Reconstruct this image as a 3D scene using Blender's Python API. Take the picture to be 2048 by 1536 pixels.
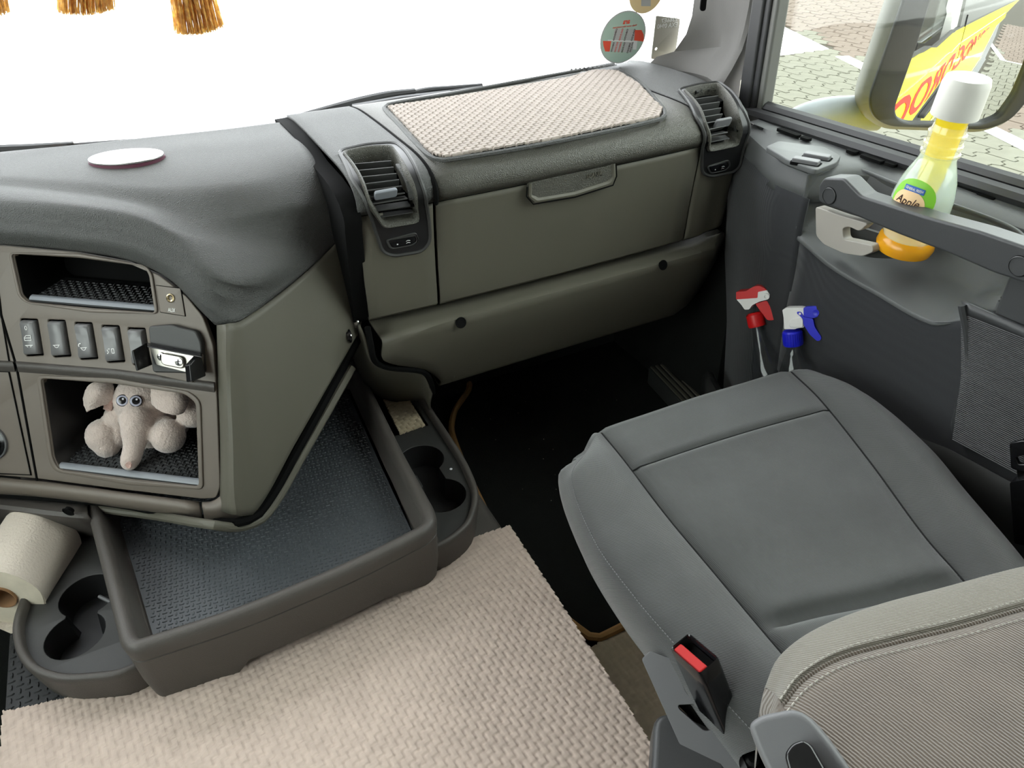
import bpy, bmesh, math, random
from mathutils import Vector as V, Matrix, noise
random.seed(7)
for o in list(bpy.data.objects): bpy.data.objects.remove(o)
SC = bpy.context.scene
COL = SC.collection
R_ = math.radians

# ---------------------------------------------------------------- camera
FPX, CW, CH = 1500.0, 2048.0, 1536.0
YAW, PITCH, ROLL = R_(25.5), R_(35.2), R_(-2.0)
CAM = V((0, 0, 1.20))
D_ = V((math.sin(YAW)*math.cos(PITCH), math.cos(YAW)*math.cos(PITCH), -math.sin(PITCH)))
rt = V((math.cos(YAW), -math.sin(YAW), 0)); up = rt.cross(D_)
RT = rt*math.cos(ROLL) + up*math.sin(ROLL)
UP = -rt*math.sin(ROLL) + up*math.cos(ROLL)
cam = bpy.data.cameras.new('camera'); cam.sensor_width = 36; cam.lens = FPX/CW*36; cam.clip_start = .02; cam.clip_end = 400
co = bpy.data.objects.new('camera', cam); COL.objects.link(co)
m = Matrix((RT, UP, -D_)).transposed().to_4x4(); m.translation = CAM; co.matrix_world = m
SC.camera = co

# ---------------------------------------------------------------- sky, light, exposure
world = bpy.data.worlds.new('sky'); SC.world = world; world.use_nodes = True
bg = world.node_tree.nodes['Background']; bg.inputs['Color'].default_value = (.93, .965, 1.0, 1); bg.inputs['Strength'].default_value = 2.2
SC.view_settings.view_transform = 'Standard'; SC.view_settings.look = 'None'
SC.view_settings.gamma = 1; SC.view_settings.use_curve_mapping = False
SC.view_settings.exposure = 1.65

# ---------------------------------------------------------------- helpers
def ray(px, py): return RT*((px-CW/2)/FPX) - UP*((py-CH/2)/FPX) + D_
def at(px, py, **k):
    d = ray(px, py); (a, v), = k.items(); i = 'xyz'.index(a)
    return CAM + d*((v-CAM[i])/d[i])
def onp(px, py, P, N):
    d = ray(px, py); return CAM + d*((P-CAM).dot(N)/d.dot(N))

class Frame:
    def __init__(s, o, u, v):
        s.o = V(o); s.u = V(u).normalized(); s.n = s.u.cross(V(v)).normalized(); s.v = s.n.cross(s.u)
    def w(s, a, b, c=0): return s.o + s.u*a + s.v*b + s.n*c
    def px(s, x, y, d=0):
        p = onp(x, y, s.o + s.n*d, s.n) - s.o; return (p.dot(s.u), p.dot(s.v))
    def pts(s, l, d=0): return [s.px(x, y, d) for x, y in l]
    def off(s, a, b, c=0): return Frame(s.w(a, b, c), s.u, s.v)

def rnd(pts, r, seg=4):
    """fillet a 2-D polygon; r one radius or a list"""
    out = []; n = len(pts)
    for i in range(n):
        p = V(pts[i]); a = V(pts[i-1]) - p; b = V(pts[(i+1) % n]) - p
        rr = r[i] if isinstance(r, (list, tuple)) else r
        la, lb = a.length, b.length
        if rr <= 0 or la < 1e-6 or lb < 1e-6: out.append((p.x, p.y)); continue
        a.normalize(); b.normalize()
        d = min(rr, la*.48, lb*.48)
        p0 = p + a*d; p1 = p + b*d
        for k in range(seg+1):
            t = k/seg; q = p0*(1-t)**2 + p*2*t*(1-t) + p1*t*t
            out.append((q.x, q.y))
    return out

def crom(P, n):
    """catmull-rom through points, n samples"""
    m = len(P)
    if m == 2: return [P[0].lerp(P[1], i/(n-1)) for i in range(n)]
    L = [0]
    for i in range(1, m): L.append(L[-1] + max((P[i]-P[i-1]).length, 1e-6))
    out = []
    for k in range(n):
        s = L[-1]*k/(n-1); i = 0
        while i < m-2 and s > L[i+1]: i += 1
        t = (s-L[i])/(L[i+1]-L[i])
        p1, p2 = P[i], P[i+1]; p0 = P[i-1] if i > 0 else p1*2-p2; p3 = P[i+2] if i+2 < m else p2*2-p1
        h = L[i+1]-L[i]
        m1 = (p2-p0)*(h/((L[i+1]-(L[i-1] if i > 0 else L[i]-h))))
        m2 = (p3-p1)*(h/(((L[i+2] if i+2 < m else L[i+1]+h)-L[i])))
        t2, t3 = t*t, t*t*t
        out.append(p1*(2*t3-3*t2+1) + m1*(t3-2*t2+t) + p2*(-2*t3+3*t2) + m2*(t3-t2))
    return out

def tag(o, label=None, cat=None, group=None, kind=None):
    if label: o['label'] = label
    if cat: o['category'] = cat
    if group: o['group'] = group
    if kind: o['kind'] = kind
    return o

def thing(name, loc, label, cat, group=None, kind=None):
    o = bpy.data.objects.new(name, None); COL.objects.link(o); o.location = loc; o.empty_display_size = .05
    o['_loc'] = 1; del o['_loc']
    return tag(o, label, cat, group, kind)

ORG = {}
def org(o):
    p = V((0, 0, 0))
    while o: p += o.location; o = o.parent
    return p

def link(name, me, mat, parent=None, smooth=True, bevel=0, seg=2, sub=0, solid=0, ang=35):
    """me is in world metres; the object's origin goes to its own base (or its parent's)"""
    if parent is not None: o0 = org(parent)
    else:
        xs = [v.co for v in me.vertices]
        lo = [min(c[i] for c in xs) for i in range(3)]; hi = [max(c[i] for c in xs) for i in range(3)]
        o0 = V(((lo[0]+hi[0])/2, (lo[1]+hi[1])/2, lo[2]))
    me.transform(Matrix.Translation(-o0))
    o = bpy.data.objects.new(name, me); COL.objects.link(o)
    if parent is not None: o.parent = parent
    else: o.location = o0
    if mat: me.materials.append(M[mat] if isinstance(mat, str) else mat)
    if smooth:
        me.polygons.foreach_set('use_smooth', [True]*len(me.polygons))
        if not bevel and not sub: me.set_sharp_from_angle(angle=R_(ang))
    if solid:
        md = o.modifiers.new('s', 'SOLIDIFY'); md.thickness = solid; md.offset = -1
    if bevel:
        md = o.modifiers.new('b', 'BEVEL'); md.width = bevel; md.segments = seg; md.limit_method = 'ANGLE'; md.angle_limit = R_(ang); md.harden_normals = True
    if sub:
        md = o.modifiers.new('u', 'SUBSURF'); md.levels = sub; md.render_levels = sub
    return o

def mesh(verts, faces):
    me = bpy.data.meshes.new('m'); me.from_pydata([tuple(v) for v in verts], [], faces); me.validate(); me.update(); return me

def fixn(me):
    bm = bmesh.new(); bm.from_mesh(me); bmesh.ops.recalc_face_normals(bm, faces=bm.faces); bm.to_mesh(me); bm.free(); return me

def mk(name, verts, faces, mat, parent=None, fix=True, **k):
    me = mesh(verts, faces)
    if fix: fixn(me)
    return link(name, me, mat, parent, **k)

def grid(rows, cu=False, cv=False):
    nr, nc = len(rows), len(rows[0]); vs = [p for r in rows for p in r]; fs = []
    for i in range(nr if cv else nr-1):
        for j in range(nc if cu else nc-1):
            a = i*nc+j; b = i*nc+(j+1) % nc; c = ((i+1) % nr)*nc+(j+1) % nc; d = ((i+1) % nr)*nc+j
            fs.append((a, b, c, d))
    return vs, fs

def loft(name, rows, mat, parent=None, nu=0, nv=0, flip=False, **k):
    rows = [[V(p) for p in r] for r in rows]
    if nu: rows = [crom(r, nu) for r in rows]
    if nv:
        cols = [crom([r[j] for r in rows], nv) for j in range(len(rows[0]))]
        rows = [[c[i] for c in cols] for i in range(nv)]
    vs, fs = grid(rows)
    s = 0                                  # turn the sheet so its good side faces the cab
    for f in fs[::3]:
        a, b, c, d = [V(vs[i]) for i in f]; s += (c-a).cross(d-b).dot(CAM-a)
    if (s < 0) != flip: fs = [f[::-1] for f in fs]
    return mk(name, vs, fs, mat, parent, fix=False, **k)

def prism(name, poly, fr, c0, c1, mat, parent=None, bevel=0, **k):
    n = len(poly); vs = [fr.w(a, b, c0) for a, b in poly] + [fr.w(a, b, c1) for a, b in poly]
    fs = [tuple(range(n))[::-1], tuple(range(n, 2*n))] + [(i, (i+1) % n, n+(i+1) % n, n+i) for i in range(n)]
    return mk(name, vs, fs, mat, parent, bevel=bevel, **k)

def box(name, c, s, mat, parent=None, rz=0, bevel=0, fr=None, **k):
    f = fr or Frame(V(c), (math.cos(rz), math.sin(rz), 0), (-math.sin(rz), math.cos(rz), 0))
    x, y, z = s[0]/2, s[1]/2, s[2]/2
    return prism(name, [(-x, -y), (x, -y), (x, y), (-x, y)], f, -z, z, mat, parent, bevel=bevel, **k)

def plate(name, outer, holes, fr, c0, thick, mat, parent=None, bev=.001, **k):
    """2-D outline with holes, extruded with rounded edges, front face at c0 along the frame's normal"""
    cu = bpy.data.curves.new('c', 'CURVE'); cu.dimensions = '2D'; cu.fill_mode = 'BOTH'
    cu.extrude = max(thick/2-bev, 1e-5); cu.bevel_depth = bev; cu.bevel_resolution = 2; cu.offset = -bev
    for ps in [outer]+list(holes):
        sp = cu.splines.new('POLY'); sp.points.add(len(ps)-1); sp.use_cyclic_u = True
        for q, p in zip(sp.points, ps): q.co = (p[0], p[1], 0, 1)
    ob = bpy.data.objects.new('c', cu); COL.objects.link(ob)
    me = bpy.data.meshes.new_from_object(ob.evaluated_get(bpy.context.evaluated_depsgraph_get()))
    bpy.data.objects.remove(ob); bpy.data.curves.remove(cu)
    for v in me.vertices: v.co = fr.w(v.co.x, v.co.y, v.co.z + c0 - thick/2)
    bm = bmesh.new(); bm.from_mesh(me); bmesh.ops.remove_doubles(bm, verts=bm.verts, dist=1e-6); bm.to_mesh(me); bm.free()
    return link(name, fixn(me), mat, parent, **k)

def text(name, s, fr, a, b, h, mat, parent=None, width=None, depth=.0006, mirror=False, shear=0, bold=0):
    cu = bpy.data.curves.new('t', 'FONT'); cu.body = s; cu.size = 1; cu.extrude = .02; cu.align_x = 'CENTER'; cu.align_y = 'CENTER'; cu.shear = shear; cu.offset = bold; cu.resolution_u = 3
    ob = bpy.data.objects.new('t', cu); COL.objects.link(ob)
    me = bpy.data.meshes.new_from_object(ob.evaluated_get(bpy.context.evaluated_depsgraph_get()))
    bpy.data.objects.remove(ob); bpy.data.curves.remove(cu)
    xs = [v.co.x for v in me.vertices]; ys = [v.co.y for v in me.vertices]
    w0 = max(xs)-min(xs); h0 = max(ys)-min(ys); cx = (max(xs)+min(xs))/2; cy = (max(ys)+min(ys))/2
    sy = h/h0; sx = (width/w0) if width else sy
    for v in me.vertices:
        x = (v.co.x-cx)*sx; x = -x if mirror else x
        v.co = fr.w(a+x, b+(v.co.y-cy)*sy, depth*(v.co.z/.04+.5))
    return link(name, fixn(me), mat, parent, smooth=False)

def tube(name, P, r, mat, parent=None, n=8, res=0, cap=True, sx=1, upv=None, **k):
    P = [V(p) for p in P]
    rs = r if isinstance(r, (list, tuple)) else [r]*len(P)
    if res:
        q = crom([V((p.x, p.y, p.z)) for p in P], res)
        rr = crom([V((x, 0, 0)) for x in rs], res) if len(set(rs)) > 1 else [V((rs[0], 0, 0))]*res
        P, rs = q, [x.x for x in rr]
    rows = []; ref = V(upv) if upv else V((0, 0, 1)); prev = None
    for i, p in enumerate(P):
        t = (P[min(i+1, len(P)-1)] - P[max(i-1, 0)]).normalized()
        if prev is None:
            a = ref - t*ref.dot(t)
            if a.length < .05: a = V((1, 0, 0)) - t*t.x
        else: a = prev - t*prev.dot(t)
        a.normalize(); prev = a; b = t.cross(a)
        rows.append([p + a*(rs[i]*math.cos(2*math.pi*j/n)) + b*(rs[i]*sx*math.sin(2*math.pi*j/n)) for j in range(n)])
    vs, fs = grid(rows, cu=True)
    if cap:
        vs += [P[0], P[-1]]; a, b = len(vs)-2, len(vs)-1; m0 = (len(rows)-1)*n
        fs += [(a, (j+1) % n, j) for j in range(n)] + [(b, m0+j, m0+(j+1) % n) for j in range(n)]
    return mk(name, vs, fs, mat, parent, **k)

def lathe(name, prof, fr, mat, parent=None, n=24, caps=True, **k):
    """prof: (radius, height along frame normal)"""
    rows = [[fr.w(r*math.cos(2*math.pi*j/n), r*math.sin(2*math.pi*j/n), h) for j in range(n)] for r, h in prof]
    vs, fs = grid(rows, cu=True)
    if caps:
        if prof[0][0] > 1e-5: fs.append(tuple(range(n))[::-1])
        if prof[-1][0] > 1e-5: fs.append(tuple(range(len(vs)-n, len(vs))))
    me = mesh(vs, fs); bm = bmesh.new(); bm.from_mesh(me); bmesh.ops.remove_doubles(bm, verts=bm.verts, dist=1e-6); bm.to_mesh(me); bm.free()
    return link(name, fixn(me), mat, parent, **k)

def joined(name, prims, mat, parent=None, **k):
    """several little shapes of one part: list of (verts, faces)"""
    vs, fs = [], []
    for a, b in prims:
        o = len(vs); vs += list(a); fs += [tuple(i+o for i in f) for f in b]
    return mk(name, vs, fs, mat, parent, fix=False, **k)

def ellipsoid_vf(c, r, rot=None, nu=20, nv=12):
    vs, fs = [], []
    for i in range(nv+1):
        th = math.pi*i/nv
        for j in range(nu):
            ph = 2*math.pi*j/nu
            p = V((r[0]*math.sin(th)*math.cos(ph), r[1]*math.sin(th)*math.sin(ph), r[2]*math.cos(th)))
            if rot: p = rot @ p
            vs.append(V(c)+p)
    for i in range(nv):
        for j in range(nu): fs.append((i*nu+j, (i+1)*nu+j, (i+1)*nu+(j+1) % nu, i*nu+(j+1) % nu))
    return vs, fs

# ---------------------------------------------------------------- materials
M = {}
def mat(name, col, rough=.6, spec=.5, metal=0, bump=None, mott=0, msc=30, sheen=0, trans=0, sub=0, coat=0, emis=None):
    m = bpy.data.materials.new(name); m.use_nodes = True; nt = m.node_tree; b = nt.nodes['Principled BSDF']
    b.inputs['Base Color'].default_value = (*col, 1); b.inputs['Roughness'].default_value = rough
    b.inputs['Specular IOR Level'].default_value = spec; b.inputs['Metallic'].default_value = metal
    if sheen: b.inputs['Sheen Weight'].default_value = sheen; b.inputs['Sheen Roughness'].default_value = .5
    if trans: b.inputs['Transmission Weight'].default_value = trans
    if sub: b.inputs['Subsurface Weight'].default_value = sub; b.inputs['Subsurface Radius'].default_value = (.01, .008, .006); b.inputs['Subsurface Scale'].default_value = 1
    if coat: b.inputs['Coat Weight'].default_value = coat
    tc = nt.nodes.new('ShaderNodeTexCoord')
    if mott:
        n = nt.nodes.new('ShaderNodeTexNoise'); n.inputs['Scale'].default_value = msc; n.inputs['Detail'].default_value = 4
        nt.links.new(tc.outputs['Object'], n.inputs['Vector'])
        r = nt.nodes.new('ShaderNodeValToRGB'); r.color_ramp.elements[0].position = .3; r.color_ramp.elements[1].position = .7
        r.color_ramp.elements[0].color = (*[c*(1-mott) for c in col], 1); r.color_ramp.elements[1].color = (*[min(1, c*(1+mott)) for c in col], 1)
        nt.links.new(n.outputs['Fac'], r.inputs['Fac']); nt.links.new(r.outputs['Color'], b.inputs['Base Color'])
    if bump:
        kind, sc, st, dist = bump
        if kind == 'leather':
            t = nt.nodes.new('ShaderNodeTexVoronoi'); t.feature = 'DISTANCE_TO_EDGE'; t.inputs['Scale'].default_value = sc; o = t.outputs['Distance']
        elif kind == 'wave':
            t = nt.nodes.new('ShaderNodeTexWave'); t.inputs['Scale'].default_value = sc; t.inputs['Distortion'].default_value = .6; t.inputs['Detail'].default_value = 1; o = t.outputs['Fac']
        elif kind == 'rib':
            t = nt.nodes.new('ShaderNodeTexWave'); t.wave_type = 'BANDS'; t.bands_direction = 'X'; t.inputs['Scale'].default_value = sc; t.inputs['Distortion'].default_value = 1.2; t.inputs['Detail'].default_value = 2; t.inputs['Detail Scale'].default_value = 2; o = t.outputs['Fac']
        elif kind == 'twill':
            t = nt.nodes.new('ShaderNodeTexWave'); t.wave_type = 'BANDS'; t.bands_direction = 'DIAGONAL'; t.inputs['Scale'].default_value = sc; t.inputs['Distortion'].default_value = 1.5; t.inputs['Detail'].default_value = 2; t.inputs['Detail Scale'].default_value = 3; o = t.outputs['Fac']
        else:
            t = nt.nodes.new('ShaderNodeTexNoise'); t.inputs['Scale'].default_value = sc; t.inputs['Detail'].default_value = 3; o = t.outputs['Fac']
        nt.links.new(tc.outputs['Object'], t.inputs['Vector'])
        bp = nt.nodes.new('ShaderNodeBump'); bp.inputs['Strength'].default_value = st; bp.inputs['Distance'].default_value = dist
        nt.links.new(o, bp.inputs['Height']); nt.links.new(bp.outputs['Normal'], b.inputs['Normal'])
    if emis: b.inputs['Emission Color'].default_value = (*emis[0], 1); b.inputs['Emission Strength'].default_value = emis[1]
    M[name] = m; return m

def clear(name, tint, refl=.04, milk=0, milkcol=(1, 1, 1), rough=.02):
    """thin clear sheet: passes light straight through, mirrors more at grazing angles, optionally milky"""
    m = bpy.data.materials.new(name); m.use_nodes = True; nt = m.node_tree; nt.nodes.remove(nt.nodes['Principled BSDF'])
    out = nt.nodes['Material Output']
    tr = nt.nodes.new('ShaderNodeBsdfTransparent'); tr.inputs['Color'].default_value = (*tint, 1)
    gl = nt.nodes.new('ShaderNodeBsdfGlossy'); gl.inputs['Roughness'].default_value = rough
    lw = nt.nodes.new('ShaderNodeLayerWeight'); lw.inputs['Blend'].default_value = .5
    p = nt.nodes.new('ShaderNodeMath'); p.operation = 'POWER'; p.inputs[1].default_value = 5; nt.links.new(lw.outputs['Facing'], p.inputs[0])
    a = nt.nodes.new('ShaderNodeMath'); a.operation = 'MULTIPLY_ADD'; a.inputs[1].default_value = .8; a.inputs[2].default_value = refl; nt.links.new(p.outputs[0], a.inputs[0])
    base = tr.outputs[0]
    if milk:
        tl = nt.nodes.new('ShaderNodeBsdfTranslucent'); tl.inputs['Color'].default_value = (*milkcol, 1)
        df = nt.nodes.new('ShaderNodeBsdfDiffuse'); df.inputs['Color'].default_value = (*milkcol, 1)
        m2 = nt.nodes.new('ShaderNodeMixShader'); m2.inputs[0].default_value = .5; nt.links.new(tl.outputs[0], m2.inputs[1]); nt.links.new(df.outputs[0], m2.inputs[2])
        m1 = nt.nodes.new('ShaderNodeMixShader'); m1.inputs[0].default_value = milk; nt.links.new(base, m1.inputs[1]); nt.links.new(m2.outputs[0], m1.inputs[2]); base = m1.outputs[0]
    mx = nt.nodes.new('ShaderNodeMixShader'); nt.links.new(a.outputs[0], mx.inputs[0]); nt.links.new(base, mx.inputs[1]); nt.links.new(gl.outputs[0], mx.inputs[2])
    nt.links.new(mx.outputs[0], out.inputs['Surface']); M[name] = m; return m

mat('leather_dash', (.066, .067, .064), .60, .35, bump=('leather', 340, .9, .0016), mott=.06, msc=9)
mat('leather_pad', (.066, .064, .052), .48, .5, bump=('leather', 340, .9, .0016))
mat('plastic_olive', (.102, .096, .074), .55, .45, bump=('noise', 900, .25, .0006))
mat('plastic_fascia', (.150, .125, .102), .5, .5, bump=('noise', 1100, .15, .0005))
mat('plastic_tray', (.070, .062, .056), .52, .5, bump=('noise', 700, .45, .0008))
mat('plastic_dark', (.035, .035, .034), .5, .5, bump=('noise', 900, .2, .0006))
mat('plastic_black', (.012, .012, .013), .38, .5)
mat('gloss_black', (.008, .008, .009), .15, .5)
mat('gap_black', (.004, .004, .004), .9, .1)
mat('plastic_grey', (.13, .13, .135), .5, .5, bump=('noise', 900, .2, .0005))
mat('plastic_door', (.095, .098, .098), .5, .5, bump=('noise', 800, .3, .0006))
mat('plastic_bar', (.045, .046, .048), .45, .5, bump=('noise', 800, .25, .0006))
mat('door_fabric', (.030, .031, .034), .95, .2, bump=('wave', 160, .35, .001), sheen=.2)
mat('lever_beige', (.36, .335, .30), .4, .5)
mat('lip_grey', (.22, .235, .26), .4, .5)
mat('switch_face', (.15, .148, .15), .35, .5)
mat('print_white', (.8, .8, .78), .5, .3)
mat('seat_cloth', (.062, .063, .063), .95, .15, bump=('twill', 220, .4, .0010), sheen=.35, mott=.08, msc=14)
mat('seat_panel', (.058, .060, .059), .95, .15, bump=('rib', 190, .35, .001), sheen=.35, mott=.10, msc=10)
mat('seat_rib', (.104, .081, .062), .95, .15, bump=('rib', 100, .55, .002), sheen=.5, mott=.12, msc=18)
mat('seat_edge_lit', (.150, .133, .106), .95, .15, bump=('twill', 200, .6, .0015), sheen=.4)
mat('thread', (.42, .40, .36), .8, .2)
mat('seam_dark', (.02, .02, .02), .95, .1)
mat('weave_beige', (.52, .42, .36), .72, .35, bump=('wave', 420, .25, .0006), mott=.08, msc=60)
mat('weave_pale', (.33, .285, .25), .75, .3, bump=('wave', 420, .25, .0006), mott=.06, msc=60)
mat('weave_tan', (.48, .40, .28), .75, .3, bump=('wave', 420, .25, .0006), mott=.08, msc=60)
mat('mat_edge', (.30, .20, .16), .8, .2)
mat('rubber_black', (.028, .029, .031), .55, .4, bump=('noise', 600, .2, .0005))
mat('rubber_tray', (.060, .066, .074), .42, .5, bump=('noise', 600, .2, .0005))
mat('carpet', (.017, .018, .017), 1, .05, bump=('noise', 900, .8, .002))
mat('binding', (.42, .24, .10), .9, .1, bump=('noise', 700, .5, .001))
mat('plush', (.60, .50, .45), 1, .1, bump=('noise', 330, .6, .003), sheen=.7, mott=.05, msc=60)
mat('plush_inner', (.52, .34, .29), 1, .1, bump=('noise', 420, .8, .003), sheen=.5)
mat('eye_ring', (.50, .50, .62), .3, .5); mat('eye_dark', (.01, .01, .012), .12, .6); mat('eye_white', (.85, .85, .9), .3, .5)
mat('paper', (.62, .55, .475), .95, .1, bump=('noise', 260, .6, .0025)); mat('paper_end', (.74, .67, .54), .95, .1, mott=.06, msc=50); mat('cardboard', (.30, .17, .09), .9, .1)
mat('chrome', (.75, .75, .72), .18, .5, 1); mat('brass', (.75, .62, .38), .25, .5, 1); mat('steel', (.42, .40, .36), .3, .5, 1)
mat('red_plastic', (.62, .012, .014), .35, .5); mat('red_button', (.36, .008, .007), .5, .2); mat('blue_plastic', (.012, .016, .55), .35, .5); mat('white_plastic', (.80, .78, .76), .4, .5)
mat('cap_white', (.60, .59, .54), .35, .5); mat('orange_gel', (.80, .36, .012), .25, .5, sub=.3)
mat('label_green', (.22, .55, .04), .45, .4); mat('label_cream', (.80, .55, .30), .45, .4); mat('label_blue', (.02, .10, .38), .45, .4); mat('ink_dark', (.05, .02, .015), .6, .2)
mat('label_orange', (.72, .27, .03), .5, .3); mat('label_white', (.7, .7, .7), .5, .3)
mat('rubber_seal', (.014, .014, .015), .5, .5); mat('pillar', (.115, .11, .104), .7, .3, bump=('noise', 600, .25, .0008)); mat('frame_grey', (.11, .11, .10), .5, .5)
mat('headliner', (.45, .44, .42), .95, .1); mat('rear_cloth', (.16, .15, .14), .95, .1)
mat('paint_yellow', (.92, .80, .012), .25, .5, coat=.4); mat('paint_red', (.72, .03, .015), .35, .5); mat('skirt_grey', (.22, .23, .24), .4, .5)
mat('mirror_glass', (.92, .92, .92), .01, .5, 1); mat('mirror_shell', (.16, .155, .135), .55, .4); mat('mirror_arm', (.25, .27, .29), .4, .5)
mat('sunlit_white', (.80, .79, .76), .9, .2, mott=.03, msc=2); mat('line_white', (.85, .85, .82), .8, .2)
mat('paver_grey', (.125, .120, .095), .9, .2, bump=('noise', 60, .3, .004), mott=.08, msc=6); mat('paver_red', (.112, .085, .068), .9, .2, bump=('noise', 60, .3, .004), mott=.08, msc=6); mat('joint', (.055, .05, .04), 1, .1)
mat('sticker_green', (.40, .52, .45), .5, .3); mat('sticker_red', (.72, .09, .05), .5, .3); mat('sticker_tan', (.78, .60, .33), .5, .3); mat('card_grey', (.42, .40, .34), .6, .3); mat('sticker_grey', (.45, .45, .45), .5, .3)
mat('badge', (.50, .50, .49), .25, .5, .9); mat('badge_edge', (.10, .03, .05), .5, .4)
clear('glass_screen', (.985, .99, .985)); clear('glass_side', (.93, .96, .92)); clear('bottle_clear', (.93, .94, .95), .05); clear('bottle_milky', (.90, .97, .95), .05, .38, (.80, .90, .88)); clear('liquid_yellow', (.96, .86, .20), .03, .45, (.92, .78, .10)); clear('clear_threads', (.95, .95, .9), .06, .25, (.95, .93, .8))
def fibre(name, col):
    m = bpy.data.materials.new(name); m.use_nodes = True; nt = m.node_tree; b = nt.nodes['Principled BSDF']; out = nt.nodes['Material Output']
    tc = nt.nodes.new('ShaderNodeTexCoord'); n = nt.nodes.new('ShaderNodeTexNoise'); n.inputs['Scale'].default_value = 160; nt.links.new(tc.outputs['Object'], n.inputs['Vector'])
    r = nt.nodes.new('ShaderNodeValToRGB'); r.color_ramp.elements[0].color = (*[c*.72 for c in col], 1); r.color_ramp.elements[1].color = (*[min(1, c*1.3) for c in col], 1); r.color_ramp.elements[0].position = .35; r.color_ramp.elements[1].position = .65
    nt.links.new(n.outputs['Fac'], r.inputs['Fac']); nt.links.new(r.outputs['Color'], b.inputs['Base Color']); b.inputs['Roughness'].default_value = .6
    t = nt.nodes.new('ShaderNodeBsdfTranslucent'); nt.links.new(r.outputs['Color'], t.inputs['Color'])
    x = nt.nodes.new('ShaderNodeMixShader'); x.inputs[0].default_value = .8; nt.links.new(b.outputs[0], x.inputs[1]); nt.links.new(t.outputs[0], x.inputs[2]); nt.links.new(x.outputs[0], out.inputs['Surface']); M[name] = m
fibre('gold_thread', (.95, .64, .32))

# ================================================================ SETTING: ground outside
GZ = -1.40
gr = thing('ground', (0, 0, GZ), None, None, kind='structure')
box('ground_bed', (0, 0, GZ-.06), (160, 160, .08), 'joint', gr)
LA = at(1590, 57, z=GZ); LB = at(1900, 205, z=GZ); ldir = (LB-LA).normalized(); lnor = V((ldir.y, -ldir.x, 0))
if lnor.x < 0: lnor = -lnor
def side(p): return (p-LA).dot(lnor)      # > 0: beyond the white line
# sunlit ground ahead of the cab, its glare put into the white colour
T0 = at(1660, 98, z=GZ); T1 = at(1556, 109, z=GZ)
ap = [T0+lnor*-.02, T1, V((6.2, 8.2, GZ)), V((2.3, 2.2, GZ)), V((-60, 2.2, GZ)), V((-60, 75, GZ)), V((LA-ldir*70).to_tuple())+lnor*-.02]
def inpoly(p, poly):
    c = False; n = len(poly)
    for i in range(n):
        a, b = poly[i], poly[i-1]
        if (a.y > p.y) != (b.y > p.y) and p.x < (b.x-a.x)*(p.y-a.y)/(b.y-a.y)+a.x: c = not c
    return c
fg = Frame((0, 0, GZ), (1, 0, 0), (0, 1, 0))
prism('sunlit_apron', [(p.x, p.y) for p in ap], fg, -.03, .006, 'sunlit_white', gr)
# painted line
def strip(name, a, b, w, mat_, par):
    d = (b-a).normalized(); q = V((-d.y, d.x, 0))*w/2
    prism(name, [((a+q).x, (a+q).y), ((a-q).x, (a-q).y), ((b-q).x, (b-q).y), ((b+q).x, (b+q).y)], fg, 0, .006, mat_, par)
strip('painted_line', at(1684, 113, z=GZ), at(1684, 113, z=GZ)+ldir*26, .20, 'line_white', gr)
# pavers: wavy interlocking blocks
e1 = (at(1720, 125, z=GZ)-at(1553, 155, z=GZ)).normalized(); e2 = V((-e1.y, e1.x, 0))
PL, PWD = .40, .31
wave = [(0, 0), (.16, 0), (.25, .22), (.41, .22), (.5, 0), (.66, 0), (.75, .22), (.91, .22), (1.0, 0)]
def paver_poly(g=.010):
    lo = [(t*PL, w_*PWD) for t, w_ in wave]; hi = [(t*PL, w_*PWD+PWD) for t, w_ in wave][::-1]
    pl = lo+hi; cx, cy = PL/2, PWD*.65
    return [(x+(g if x < cx else -g)*(1 if x in (0, PL) else .3), y+(g if i < 9 else -g)) for i, (x, y) in enumerate(pl)]
pp = paver_poly()
def paver_vf(base, h):
    n = len(pp); vs = [base+e1*x+e2*y+V((0, 0, h-.05)) for x, y in pp]+[base+e1*x+e2*y+V((0, 0, h)) for x, y in pp]
    return vs, [tuple(range(n, 2*n))]+[(i, (i+1) % n, n+(i+1) % n, n+i) for i in range(n)]
cells = []
for r in range(-95, 95):
    for c in range(-55, 60):
        b = V((7, 4, GZ)) + e1*((c+.5*(r % 2))*PL) + e2*(r*PWD)
        ctr = b+e1*PL/2+e2*PWD*.6
        if ctr.length > 24 and ctr.y > 0: continue
        if inpoly(ctr, ap) or (abs(ctr.x) < 1.2 and ctr.y < 1.6) or ctr.x < 1.0 or ctr.y < -18: continue
        q = ctr-CAM; zc = q.dot(D_); vis = False; px = py = 0
        if zc > .1:
            px = CW/2+FPX*q.dot(RT)/zc; py = CH/2-FPX*q.dot(UP)/zc
            vis = 1515 < px < 2060 and -15 < py < 420 and py < 240+.34*(px-1520)
            if px > 1745 and py < 240: vis = False
        cells.append((vis, zc, b, ctr))
vis = sorted([c for c in cells if c[0]], key=lambda c: c[1])[:300]
vids = set(id(c) for c in vis)
n = len(pp); pmesh = {}
for key in ('paver_grey', 'paver_red'):
    vs, fs = paver_vf(V((0, 0, 0)), 0); me = mesh(vs, fs); fixn(me); me.materials.append(M[key]); pmesh[key] = me
for c in vis:
    o = bpy.data.objects.new('paver', pmesh['paver_red' if side(c[3]) > .05 else 'paver_grey']); COL.objects.link(o)
    o.parent = gr; o.location = c[2]-V((0, 0, GZ))+V((0, 0, random.uniform(-.003, .003)))
for key, red in (('paver_grey', False), ('paver_red', True)):
    pr = [paver_vf(c[2], 0) for c in cells if id(c) not in vids and (side(c[3]) > .05) == red]
    if pr: tag(joined('paver_field', pr, key, gr, smooth=False), kind='stuff')

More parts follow.
